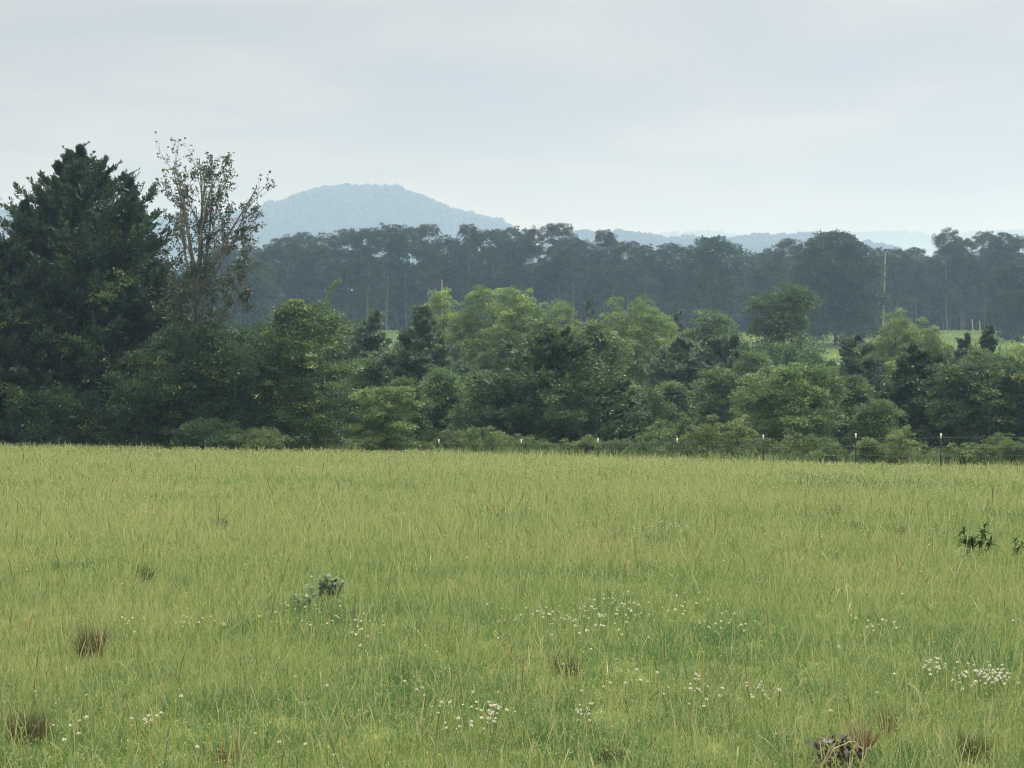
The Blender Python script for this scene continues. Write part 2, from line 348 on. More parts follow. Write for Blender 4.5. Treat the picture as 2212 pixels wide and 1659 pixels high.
PROF = {'round': [.45, .85, 1, 1, .9, .7, .35], 'oval': [.6, .9, 1, .95, .8, .55, .25], 'plume': [.8, 1, .95, .8, .62, .42, .2],
        'bush': [.85, 1, 1, .9, .75, .5], 'spread': [.7, .9, 1, 1, 1, .85, .5]}
SEED = [100]
def broadleaf(name, label, x, ytop, Y, wpx, mat, prof='round', n_lobe=12, rs=.2, tall=1.0, clumps=260, per=34, cs=.55, leaf=.26, z0f=.15,
              droop=.25, t0=.42, tv=.5, group=None, bark=BARK, asp=.55, extra=None, cat='tree', lean=0, flat=.75, wj=1.0):
    SEED[0] += 1; r = np.random.default_rng(SEED[0]); p = at(x, ytop, Y); g = float(gz(p[0], Y)); H = p[2] - g; Wd = wj * wpx * (1.2 if Y < 200 else 1.05) * Y / FPX
    o = thing(name, label, cat, (p[0], Y, g), group)
    L = auto_lobes(r, H - cs * .5, Wd - cs, H * z0f, PROF[prof], n_lobe, rs, tall)
    if extra is not None:
        for (dx, yt, wl, hl) in extra:                                  # leaders: pixel offset, top, width, height
            s = Y / FPX; ztop = EYE + (HY - yt) * s - g
            L = np.vstack([L, [dx * s, r.uniform(-.15, .15) * Wd, ztop - hl * s / 2, wl * s / 2, wl * s / 2, hl * s / 2]])
    L[:, 0] += lean * (L[:, 2] / H) * Wd
    if prof == 'plume':                                                 # several pointed leaders rising out of a common crown
        L = auto_lobes(r, H * .72, Wd - cs, H * z0f, PROF['spread'], n_lobe // 2, .16, 1.0)
        for j in range(9):
            d = Wd * .46 * math.sqrt((j + r.random()) / 9); a = j * 2.399 + r.uniform(-.4, .4); top = (H - cs * .5) * (1 - .30 * (d / (Wd * .5)) ** 1.3 - r.uniform(0, .10)); rx = Wd * r.uniform(.14, .20); rz = (top - H * .38) * .5
            L = np.vstack([L, [math.cos(a) * d, math.sin(a) * d, top - rz, rx, rx, rz]])
        for (dx, yt, wl, hl) in (extra or ()):
            ztop = EYE + (HY - yt) * Y / FPX - g - cs * .4; hh = hl * 1.5 * Y / FPX; L = np.vstack([L, [dx * Y / FPX, r.uniform(-.1, .1) * Wd, ztop - hh / 2, wl * .66 * Y / FPX, wl * .6 * Y / FPX, hh / 2]])
    f = Buf(); crown(f, r, L, clumps, per, cs, leaf, asp, droop, flat, t0, tv); f.build('crown', mat, o)
    tb = Buf(); trunk(tb, r, H, max(.05, .014 * H), L); tb.build('trunk', bark, o)
    return o
def cedar(name, label, x, ytop, Y, wpx, mat=G_CEDAR, n_br=150, twigs=16, per=9, leaf=.26, prof=(1, 1, .95, .85, .68, .48, .26, .05), up=.55, group=None,
          leaders=(), t0=.42, z0=.02, droop=.0, vines=None):
    SEED[0] += 1; r = np.random.default_rng(SEED[0]); p = at(x, ytop, Y); g = float(gz(p[0], Y)); H = p[2] - g; R = wpx * (1.0 if H > 11.5 and Y < 92 else 1.22) * Y / FPX / 2; leaf *= .72; per = int(per * 1.7)
    o = thing(name, label, 'tree', (p[0], Y, g), group); f = Buf(); tb = Buf(); tb.tube(np.column_stack([np.zeros(7), np.zeros(7), np.linspace(-.3, H * .97, 7)]), max(.06, .016 * H) * np.linspace(1.1, .08, 7), 7)
    axes = [(0, 0, z0 * H, H, R, n_br)]
    s = Y / FPX
    for (dx, yt, wl, zb) in leaders:
        axes.append((dx * s, r.uniform(-.25, .25) * R, zb * H, EYE + (HY - yt) * s - g, wl * s / 2, int(n_br * .35)))
        h2 = EYE + (HY - yt) * s - g; tb.tube(np.array([[0, 0, zb * H * .6], [dx * s * .6, 0, zb * H], [dx * s, axes[-1][1], h2 * .97]]), [.09, .07, .015], 5)
    prof0 = prof
    for (ax, ay, zb, zt, RR, nb) in axes:
        prof = prof0 if ax == 0 and ay == 0 else (1, .92, .78, .6, .42, .22, .03)
        hg = np.linspace(0, 1, 200); pg = np.cumsum(np.interp(hg, np.linspace(0, 1, len(prof)), prof) ** 1.2 + .16); h = np.interp((np.arange(nb) + r.random(nb)) / nb, pg / pg[-1], hg); z = zb + (zt - zb) * h; az = r.random(nb) * 2 * np.pi
        ln = RR * np.interp(h, np.linspace(0, 1, len(prof)), prof) * r.uniform(.50, 1.12, nb) + .05
        el = np.radians(r.uniform(-8, 22, nb) + 32 * h ** 2)
        A = np.stack([np.cos(az), np.sin(az), np.zeros(nb)], 1)
        nt_ = nb * twigs; bi = np.repeat(np.arange(nb), twigs); t = r.beta(2.0, 1.15, nt_)
        def bp(t_, i):
            L_ = ln[i] * t_
            return np.stack([ax + A[i, 0] * L_ * np.cos(el[i]), ay + A[i, 1] * L_ * np.cos(el[i]),
                             z[i] + L_ * np.sin(el[i]) + up * .35 * ln[i] * t_ ** 2 - droop * ln[i] * t_], 1)
        base = bp(t, bi); tang = unit(bp(np.minimum(t + .02, 1.02), bi) - bp(t - .02, bi))
        sideways = unit(np.cross(tang, UP)) * r.choice([-1, 1], nt_)[:, None]
        td = unit(tang * .9 + sideways * r.uniform(.1, 1.0, nt_)[:, None] + UP * r.uniform(-.25, .5, nt_)[:, None] + .25 * rdir(r, nt_))
        tl = (ln[bi] * .34 * (1.15 - t) + .05 + .15 * np.minimum(1, ln[bi] * .8)) * r.uniform(.6, 1.3, nt_)
        tt = r.normal(0, .22, nt_) + np.repeat(r.normal(0, .2, nb), twigs)
        m = nt_ * per; ti = np.repeat(np.arange(nt_), per); q = r.random(m)
        P = base[ti] + td[ti] * (tl[ti] * q)[:, None] + rdir(r, m) * (.05 + .10 * tl[ti] * (1 - q))[:, None]
        D = unit(td[ti] * 1.0 + .75 * rdir(r, m) + UP * .15 - UP * droop * .8)
        Nn = unit(UP * .8 + .7 * rdir(r, m)); l = leaf * r.uniform(.6, 1.4, m)
        f.leaves(P, D, Nn, l, l * .40, np.clip(t0 + .5 * tt[ti] + r.normal(0, .1, m), 0, 1))
        k_ = r.choice(nb, int(nb * (.45 if mat == G_CEDAR else .12))); tip = bp(np.ones(len(k_)), k_); sd_ = unit(A[k_] * r.uniform(.2, 1.0, len(k_))[:, None] + UP * r.uniform(.3, 1.1, len(k_))[:, None]); sl = r.uniform(.35, .95, len(k_)) * min(1, RR / 2)
        i2 = np.repeat(np.arange(len(k_)), 26); q = r.random(len(i2)); l = leaf * r.uniform(.5, 1.0, len(i2))     # ragged leading shoots
        f.leaves(tip[i2] + sd_[i2] * (sl[i2] * q)[:, None] + rdir(r, len(i2)) * (.10 * (1 - q))[:, None], unit(sd_[i2] + .6 * rdir(r, len(i2))), rdir(r, len(i2)), l, l * .36, np.clip(t0 + .1 + r.normal(0, .2, len(i2)), 0, 1))
        for i in range(0, nb, 3):
            tb.tube(bp(np.linspace(0, .9, 5), np.full(5, i)), .018 * H * .25 * np.linspace(1, .2, 5) * (ln[i] / (R + .1)) + .008, 4)
    f.build('crown', mat, o); tb.build('trunk', BARK, o)
    if vines:
        vb = Buf(); s = Y / FPX
        for (vx, vy, vw, vh, nv) in vines:                            # leafy climbers hanging on the camera side of the crown
            zc = EYE + (HY - vy) * s - g; hh = np.clip(zc / H, 0, 1); rr = R * np.interp(hh, np.linspace(0, 1, len(prof0)), prof0)
            xx = (vx - x) * s; yy = -math.sqrt(max(.1, rr ** 2 - min(xx * xx, rr * rr))) * .88
            crown(vb, r, [[xx, yy, zc, vw * s / 2, .5, vh * s / 2]], nv, 16, .28, .19, .75, .5, .8, .62, .55)
        q = vb.build('vine', G_MID, o); q['label'] = 'brighter leafy vine climbing the dark cedar'
    return o

# --- left clump: cedars, the thin dying tree, and dense growth below it
cedar('cedar_tree', 'tall dark cedar with a ragged pointed top, biggest tree of the left clump', 168, 324, 90, 480, n_br=520, twigs=20, per=10, leaf=.27,
      prof=(1, 1, 1, 1, .97, .93, .88, .80, .67, .52, .34, .15, .02), leaders=((98, 386, 190, .40), (-100, 438, 190, .38)),
      vines=((290, 618, 60, 50, 14), (265, 655, 50, 40, 10), (60, 690, 120, 60, 16), (220, 760, 100, 50, 16), (345, 880, 60, 60, 14), (180, 740, 60, 30, 8), (330, 780, 70, 50, 14), (60, 640, 70, 40, 10)))
cedar('cedar_tree', 'second dark cedar, cut off by the left edge of the photo', -20, 560, 86, 300, n_br=300, twigs=18, per=10, leaf=.29,
      prof=(1, 1, 1, .95, .85, .7, .5, .25), vines=((20, 700, 80, 50, 12), (60, 860, 70, 60, 14)))
B = lambda *a, **k: broadleaf(*a, **k)
B('shrub', 'dark leafy shrub at the foot of the tall cedar', 110, 830, 84.5, 230, G_DARK, 'spread', 14, .19, .8, 330, 36, .42, .19, 0, t0=.30, cat='shrub')
B('shrub', 'dark leafy shrub between the tall cedar and the thin dying tree', 300, 800, 85, 190, G_DARK, 'spread', 14, .19, .9, 320, 36, .42, .19, 0, t0=.36, cat='shrub')
B('broadleaf_tree', 'dark tree behind the gap between tall cedar and thin dying tree', 340, 590, 104, 190, G_DARK, 'spread', 14, .2, 1, 420, 34, .55, .25, .02, t0=.30)
def sparse_tree():
    r = np.random.default_rng(77); Y = 87.; p = at(428, 285, Y); g = float(gz(p[0], Y)); H = p[2] - g; s = Y / FPX
    o = thing('sparse_tree', 'thin dying tree with bare ascending branches and few leaves beside the tall cedar', 'tree', (p[0], Y, g))
    tb = Buf(); f = Buf(); tips = []
    zf = EYE + (HY - 610) * s - g
    tb.tube([[.1, 0, -.3], [.05, 0, zf * .3], [-.06, .05, zf * .7], [0, 0, zf]], [.19, .16, .14, .12], 8)
    def grow(p0, d, ln, rad, lev):
        n = 6; pts = [p0]; d = d.copy()
        for i in range(n):
            d = unit(d + r.normal(0, (.055, .09, .11, .12)[lev], 3) + UP * (.04 if lev < 2 else .02)); pts.append(pts[-1] + d * ln / n)
        pts = np.array(pts); tb.tube(pts, rad * np.linspace(1, .30 if lev < 3 else .2, n + 1), 5 if lev < 2 else 3)
        tips.append((pts, lev))
        if lev < 3:
            for k in range((6, 5, 3)[lev]):
                t = r.uniform(.22, .98); i = int(t * n); q = pts[i] + (pts[min(i + 1, n)] - pts[i]) * (t * n - i)
                tang = unit(pts[min(i + 1, n)] - pts[max(i - 1, 0)])
                side = unit(np.cross(tang, rdir(r, 1)[0]))
                grow(q, unit(tang * .85 + side * r.uniform(.35, .85) + UP * .12), ln * r.uniform(.30, .52) * (1.15 - .5 * t), rad * (1 - .65 * t) * .5, lev + 1)
    ends = [(412, 285), (345, 325), (542, 345), (470, 315), (385, 300), (556, 420), (335, 420), (520, 430), (440, 330), (570, 520), (340, 560), (575, 590), (500, 360), (330, 640), (560, 640)]
    for (ex, ey) in ends:
        e_ = at(ex, ey + (34 if ey < 300 else 26), Y) - np.array([p[0], Y, g]); e_[1] = r.uniform(-1.2, 1.2)
        zb = zf * r.uniform(.62, 1.0) if ey > 480 else zf * r.uniform(.86, 1.0); p0 = np.array([0, 0, min(zb, e_[2] - .25)]); dv = e_ - p0; ln = np.linalg.norm(dv)
        grow(p0, unit(unit(dv) + np.array([0, 0, .12 if ey < 480 else .0])), ln * .92, .085 if ey < 480 else .05, 0)
    for pts, lev in tips:
        if lev < 1: continue
        n = {1: 9, 2: 6, 3: 4}[lev]; m = pts[:, 2].mean() / H
        if m > .92: n = int(n * .3)
        n = int(n * r.uniform(.15, 1.5))
        if n < 1: continue
        t = r.random(n) * (len(pts) - 1); i = np.minimum(t.astype(int), len(pts) - 2); q = pts[i] + (pts[i + 1] - pts[i]) * (t - i)[:, None]
        brown = r.random() < (.08 if m < .72 else .04) + (.12 if pts[:, 0].mean() > 1.2 and m < .7 else 0)
        tt = np.clip(r.normal(.90 if brown else .34, .10 if brown else .18, n), 0, 1)
        l = .15 * r.uniform(.6, 1.3, n)
        f.leaves(q + rdir(r, n) * .07, unit(rdir(r, n) - UP * .3), unit(UP * .4 + rdir(r, n)), l, l * .6, tt)
    # ivy and epicormic shoots thickening the lower trunk
    for zc, rr, nn_ in ((.50, 1.0, 80), (.42, 1.5, 130), (.33, 1.9, 170), (.24, 2.0, 180), (.14, 2.0, 180), (.57, .6, 26), (.64, .4, 14)):
        crown(f, r, [[0.1, -.2, zc * H, rr, rr, .09 * H]], nn_, 14, .34, .17, .6, .4, .9, .34, .5)
    f.build('leaves', G_SPARSE, o); tb.build('trunk', GREY_BARK, o)
sparse_tree()
B = broadleaf
B('broadleaf_tree', 'dark dense broadleaf tree filling in below the thin dying tree', 455, 700, 86, 250, G_DARK, 'spread', 16, .2, 1.1, 620, 40, .46, .20, .02, t0=.34)
B('broadleaf_tree', 'dark tangled tree with yellowish leaf shelves, right end of the left clump', 655, 642, 86, 235, G_DARK, 'oval', 16, .19, .8, 520, 40, .46, .20, .02, droop=.5, t0=.46, tv=.65,
  extra=((-25, 655, 70, 90), (30, 640, 70, 110), (55, 700, 60, 80), (-60, 780, 110, 60), (-95, 720, 70, 120)), flat=.5)
def leader():
    r = np.random.default_rng(9); Y = 85.; p0 = at(700, 690, Y); g = float(gz(p0[0], Y)); o = thing('sapling', 'single bowed leafy shoot poking above the tangled tree', 'sapling', (p0[0], Y, g))
    pts = np.array([at(x, y, Y) for x, y in ((700, 960), (700, 800), (701, 690), (705, 655), (714, 628), (724, 612), (734, 606))]) - np.array([p0[0], Y, g])
    pts[0, 2] = -.1
    tb = Buf(); tb.tube(pts, [.03, .028, .024, .02, .016, .012, .008], 5); tb.build('stem', GREEN_STEM, o)
    f = Buf(); n = 90; t = r.uniform(2, 6, n); i = t.astype(int).clip(0, 5); q = pts[i] + (pts[i + 1] - pts[i]) * (t - i)[:, None]
    f.leaves(q, unit(rdir(r, n) + UP * .2), unit(UP + rdir(r, n)), np.full(n, .17), np.full(n, .08), r.uniform(.4, .9, n)); f.build('leaves', G_MID, o)
leader()
B('small_tree', 'low light green tree with drooping layered leaves by the first fence post', 832, 832, 84, 150, G_MID, 'spread', 12, .2, .55, 230, 40, .34, .17, .03, droop=.6, t0=.62, tv=.5,
  extra=((40, 838, 50, 30), (15, 870, 80, 30), (45, 885, 50, 30), (-35, 835, 50, 40), (0, 905, 120, 40)), flat=.45)
B('bush', 'low grey-green bush at the foot of the thin dying tree', 450, 905, 83, 160, G_DARK, 'bush', 10, .16, .7, 170, 34, .3, .15, .0, t0=.35, cat='bush')
B('bush', 'small reddish-tinged bush under the left clump', 560, 925, 81.5, 110, G_BUSH, 'bush', 7, .2, .7, 80, 30, .25, .13, 0, t0=.6, cat='bush')

# --- middle belt of trees in the hollow behind the fence
B('broadleaf_tree', 'pale grey-green tree just right of the left clump, behind it', 748, 640, 140, 150, G_MID, 'plume', 12, .2, 1.2, 340, 34, .8, .34, .05, t0=.42)
cedar('cedar_tree', 'dark sloping cedar between pale tree and the pasture gap', 800, 690, 132, 150, G_CEDAR2, n_br=198, twigs=13, per=9, up=.12, droop=.06, leaf=.36, prof=(1, 1, .95, .85, .7, .5, .25))
cedar('cedar_tree', 'broad dark cedar right of the pasture gap, below the sycamores', 910, 668, 112, 210, G_CEDAR2, n_br=306, twigs=15, per=9, up=.12, droop=.06, leaf=.32, prof=(1, 1, .95, .85, .66, .44, .24, .05), t0=.36)
B('sycamore_tree', 'light green sycamore, leftmost plume of the middle stand', 960, 622, 158, 130, G_LIGHT, 'plume', 26, .15, 1.1, 999, 32, .44, .25, .05, t0=.45, extra=((-48, 690, 60, 90), (-8, 622, 60, 110)))
B('sycamore_tree', 'light green sycamore with blunt twin top, second in the middle stand', 1032, 612, 152, 120, G_LIGHT, 'plume', 26, .15, 1.1, 999, 32, .44, .25, .05, t0=.45, extra=((12, 612, 62, 120), (-30, 655, 60, 100)))
B('sycamore_tree', 'tallest light green sycamore of the middle stand', 1108, 606, 150, 140, G_LIGHT, 'plume', 26, .15, 1.1, 1105, 32, .44, .25, .05, t0=.45, extra=((-10, 606, 54, 110), (32, 630, 66, 110)))
B('sycamore_tree', 'light green sycamore with side sprays, fourth in the middle stand', 1190, 648, 148, 130, G_LIGHT, 'plume', 26, .15, 1.1, 947, 32, .44, .25, .05, t0=.40, extra=((15, 648, 70, 90), (52, 700, 36, 40)))
B('sycamore_tree', 'light green sycamore with blunt top standing apart from the middle stand', 1375, 632, 150, 165, G_LIGHT, 'plume', 26, .15, 1.1, 1158, 32, .44, .25, .05, t0=.42, extra=((-38, 640, 56, 100), (14, 631, 66, 110), (55, 668, 56, 80)))
cedar('cedar_tree', 'thin dark spire of a cedar between two sycamores', 1277, 640, 165, 50, G_CEDAR2, n_br=108, twigs=6, per=6, up=.12, droop=.06, leaf=.34, prof=(1, 1, .9, .75, .6, .4, .3, .1), t0=.25)
cedar('cedar_tree', 'small dark cedar tip right of the lone sycamore', 1466, 674, 160, 60, G_CEDAR2, n_br=108, twigs=8, per=7, up=.12, droop=.06, leaf=.36, prof=(1, 1, .9, .75, .6, .4, .2), t0=.3)
B('broadleaf_tree', 'yellowish drooping tree above the big juniper', 1290, 690, 122, 150, G_MID, 'oval', 13, .19, .9, 340, 36, .6, .28, .1, droop=.7, t0=.62, tv=.6, extra=((45, 730, 60, 50), (-45, 715, 60, 60)), flat=.55)
B('broadleaf_tree', 'soft green rounded tree left of the big juniper', 1050, 800, 103, 150, G_MID, 'oval', 12, .2, 1.0, 320, 36, .5, .22, .02, t0=.4)
B('broadleaf_tree', 'leafy green tree hidden low between the broad cedar and juniper', 1010, 790, 120, 130, G_MID, 'oval', 11, .2, 1.0, 240, 34, .55, .26, .02, t0=.25)
cedar('juniper_tree', 'big rounded green juniper behind the fence, middle of the view', 1190, 725, 96, 320, G_JUNIPER, 210, 18, 10, .28, (.92, 1, 1, .96, .86, .7, .5, .28, .08), .25, droop=.12, t0=.46)
cedar('juniper_tree', 'smaller green juniper crowding the right side of the big one', 1330, 830, 98, 170, G_JUNIPER, 110, 15, 9, .28, (.9, 1, 1, .9, .8, .6, .35, .1), .25, droop=.12, t0=.42)
B('broadleaf_tree', 'small mid green tree at the right flank of the junipers', 1405, 835, 104, 90, G_MID, 'oval', 9, .22, 1.1, 180, 34, .45, .22, .02, t0=.4)
cedar('cedar_tree', 'dark greyish cedar in shade below the lone sycamore', 1470, 745, 128, 190, G_CEDAR2, n_br=270, twigs=14, per=9, up=.12, droop=.06, leaf=.36, prof=(1, 1, .95, .9, .78, .6, .35, .1), t0=.42)
cedar('cedar_tree', 'dark greyish cedar left of the bright round maple', 1575, 735, 126, 200, G_CEDAR2, n_br=270, twigs=14, per=9, up=.12, droop=.06, leaf=.36, prof=(1, 1, .95, .9, .78, .6, .35, .1), t0=.38)
B('broadleaf_tree', 'olive green tree with flat tiers right of the small cedar tip', 1545, 662, 158, 150, G_MID, 'spread', 13, .2, .8, 360, 34, .75, .34, .02, t0=.30, droop=.4, flat=.5)
B('broadleaf_tree', 'deep green tree with a squarish top left of the big oak', 1690, 615, 166, 150, G_MID, 'spread', 14, .2, 1.1, 420, 34, .8, .36, .02, t0=.28, extra=((-48, 640, 60, 60), (30, 622, 80, 60)))
B('broadleaf_tree', 'dim green tree in the shaded middle below the squarish tree', 1700, 740, 140, 220, G_DARK, 'spread', 13, .19, .9, 360, 34, .75, .33, .02, t0=.42)
B('maple_tree', 'bright round broadleaf tree right behind the fence, below the big oak', 1705, 782, 90, 225, G_MID, 'spread', 17, .18, .85, 480, 40, .45, .20, .02, droop=.45, t0=.46, tv=.5, flat=.6,
  extra=((95, 815, 60, 60), (-70, 850, 70, 70), (20, 790, 80, 50)))
cedar('cedar_tree', 'narrow dark cedar just right of the bright round maple', 1855, 740, 118, 140, G_CEDAR2, n_br=162, twigs=12, per=8, up=.12, droop=.06, leaf=.33, prof=(1, 1, .95, .85, .7, .5, .25), t0=.33)
B('sycamore_tree', 'light green sycamore with a single pointed top in front of the utility pole', 1935, 664, 148, 125, G_LIGHT, 'plume', 26, .15, 1.1, 999, 32, .44, .25, .05, t0=.45, extra=((0, 664, 56, 110), (-45, 720, 44, 80)))
B('sycamore_tree', 'shorter light green sycamore right of the pointed one', 1995, 690, 146, 120, G_LIGHT, 'plume', 26, .15, 1.1, 894, 32, .44, .25, .05, t0=.45, extra=((0, 690, 54, 90), (45, 735, 36, 40)))
cedar('cedar_tree', 'dark pointed cedar left of two, in front of the open pasture', 2085, 728, 122, 140, G_CEDAR2, n_br=230, twigs=12, per=9, up=.12, droop=.0, leaf=.33, prof=(1, 1, .9, .75, .55, .35, .18, .03), t0=.36)
cedar('cedar_tree', 'taller dark pointed cedar right of two, in front of the open pasture', 2135, 705, 124, 140, G_CEDAR2, n_br=230, twigs=12, per=9, up=.12, droop=.0, leaf=.33, prof=(1, 1, .9, .75, .55, .35, .18, .03), t0=.34)
B('sycamore_tree', 'light green sycamore at the right edge of the photo', 2222, 688, 130, 140, G_LIGHT, 'plume', 26, .15, 1.1, 999, 32, .44, .25, .05, t0=.5)
cedar('juniper_tree', 'wide dark juniper low behind the right half of the fence', 1985, 765, 96, 190, G_JUNIPER, 150, 16, 10, .28, (.95, 1, 1, .92, .82, .65, .4, .15), .25, droop=.12, t0=.30)
B('broadleaf_tree', 'dark glossy broadleaf tree with flat shelves behind the right fence posts', 2085, 775, 93, 190, G_DARK, 'spread', 15, .19, .75, 440, 38, .46, .21, .02, droop=.5, t0=.5, flat=.5)
B('broadleaf_tree', 'dark broadleaf tree with pale blossom specks at the right edge', 2190, 775, 94, 170, G_DARK, 'spread', 13, .2, .85, 380, 38, .46, .21, .02, droop=.4, t0=.44)
B('small_tree', 'low mid green tree in front of the wide juniper', 1895, 865, 88, 130, G_MID, 'bush', 11, .2, .9, 220, 36, .36, .18, .02, t0=.36)
B('broadleaf_tree', 'shaded broadleaf tree deep between the left clump and the broad cedar', 790, 770, 112, 140, G_MID, 'oval', 12, .2, .9, 280, 36, .5, .24, .02, t0=.3)

rf = np.random.default_rng(55)
for k, x in enumerate(list(range(640, 2330, 92))):
    yt = rf.uniform(772, 800)
    B('shaded_tree', 'shaded tree deep in the hollow, mostly hidden by the trees in front', x + rf.uniform(-20, 20), yt, rf.uniform(166, 182), 150, (G_DARK, G_MID)[k % 2], 'spread', 11, .21, .9, 240, 26, .8, .40, 0, t0=.3, group='shaded trees in the hollow')
B('broadleaf_tree', 'dark tree filling the dip between the thin tree and the tangled tree', 570, 700, 112, 190, G_DARK, 'spread', 14, .2, 1, 420, 34, .55, .26, .02, t0=.35)

for x, yt, Y, w, m_, lab in ((955, 800, 106, 120, G_MID, 'soft green tree overlapping the right side of the broad dark cedar'), (875, 815, 100, 90, G_MID, 'small leafy tree overlapping the left side of the broad dark cedar'),
                             (1452, 822, 108, 110, G_MID, 'mid green tree in front of the shaded greyish cedar below the lone sycamore'), (1548, 796, 112, 120, G_MID, 'leafy tree wedged between the two greyish cedars'),
                             (1632, 760, 120, 110, G_MID, 'leafy tree behind the left shoulder of the bright round maple'), (1845, 812, 102, 100, G_MID, 'leafy tree in front of the narrow dark cedar beside the maple'), (1240, 800, 104, 90, G_MID, 'yellow-green tree pushing out between the two junipers'),
                             (2120, 752, 110, 150, G_MID, 'leafy tree in front of the two pointed cedars, under the open pasture'), (1965, 772, 116, 110, G_LIGHT, 'pale leafy tree under the pair of right-hand sycamores')):
    B('broadleaf_tree', lab, x, yt, Y, w, m_, 'spread', 13, .19, .95, 300, 34, .46, .24, .0, t0=.38)

# --- bushes along the fence
bushes = [(790, 948, 80, 70, .5, 'tangled grey-green'), (862, 942, 79, 85, .4, 'rounded low'), (905, 956, 78.5, 60, .55, 'sprawling weedy'), (985, 924, 79, 80, .45, 'upright pale-leaved'), (1048, 922, 78, 80, .55, 'tall leafy'),
          (1092, 938, 77, 70, .62, 'stalky yellow-green'), (1150, 952, 77, 90, .5, 'ragged'), (1210, 958, 76, 80, .45, 'creeping low'), (1268, 944, 76.5, 60, .6, 'small pointed'), (1350, 948, 76, 90, .4, 'soft grassy-leaved'),
          (1425, 908, 79, 110, .42, 'broad feathery'), (1478, 896, 80, 70, .38, 'tall feathery'), (1530, 908, 79, 80, .75, 'bright yellow-green'), (1590, 902, 78, 90, .68, 'bright broad-leaved'), (1655, 945, 75, 90, .42, 'dull green'),
          (1735, 935, 74.5, 90, .55, 'rounded leafy'), (1795, 965, 73, 80, .5, 'grass-mixed low'), (1875, 945, 73.5, 60, .52, 'mounded'), (1945, 927, 73, 60, .74, 'tall pale narrow'), (1925, 955, 72.5, 80, .45, 'spreading dark'),
          (2005, 972, 72, 70, .6, 'small curly'), (2062, 968, 71.5, 80, .5, 'mounded bright'), (2120, 955, 73, 90, .62, 'yellowish broad'), (2160, 935, 75, 100, .62, 'tall yellowish'), (2205, 955, 72, 80, .5, 'rough')]
side_of = [(830, 'by the first fence post'), (980, 'by the second fence post'), (1165, 'by the third fence post'), (1330, 'by the fourth fence post'), (1500, 'by the fifth fence post'), (1690, 'by the sixth fence post'),
           (1880, 'by the seventh fence post'), (2070, 'by the eighth fence post'), (9999, 'right of the eighth fence post')]
rb_ = np.random.default_rng(66)
for (x, yt, Y, w, t0, desc) in bushes:
    where = next(s_ for lim, s_ in side_of if x < lim)
    B('bush', f'{desc} bush {where}, counted from the left', x, yt, float(np.interp(x, [793, 2033], [84.5, 71])) + rb_.uniform(1.3, 4.5), w, G_BUSH, 'bush', 9, .17, .9, 85, 30, .19, .13, 0, t0=t0, extra=[(rb_.uniform(-.45, .45) * w, yt + rb_.uniform(-16, 8), rb_.uniform(.12, .22) * w, rb_.uniform(24, 44)) for _ in range(3)], wj=rb_.uniform(.9, 1.5), cat='bush', group='bushes along the fence', bark=GREEN_STEM)

def undergrowth():
    r = np.random.default_rng(91); n = 1500; xd = r.uniform(600, 2330, n); Y = np.interp(xd, [0, 793, 2033, 2330], [90, 85, 72.5, 70]) + r.uniform(.8, 6.5, n); X = (xd - CX) * Y / FPX; Z = gz(X, Y)
    h = r.uniform(.2, .85, n) ** 1.2 * (.35 + 1.2 * vnoise(X, Y, 1.1, 21)); f = Buf(); per = 46; q = np.repeat(np.arange(n), per); m = n * per; u = r.uniform(.15, 1, m)
    P = np.stack([X, Y, Z], 1)[q] + UP * (h[q] * u)[:, None] + rdir(r, m) * (.05 + .12 * h[q] * (1.2 - u))[:, None]
    l = r.uniform(.05, .11, m); f.leaves(P, unit(rdir(r, m) + UP * .1), unit(UP * .6 + rdir(r, m) * .8), l, l * .55, np.clip(.45 + .22 * r.normal(size=n)[q] + .16 * r.normal(size=m), 0, 1))
    setting(f.build('undergrowth', G_BUSH), 'stuff', 'low tangle of weeds and briars along the fence line')
undergrowth()

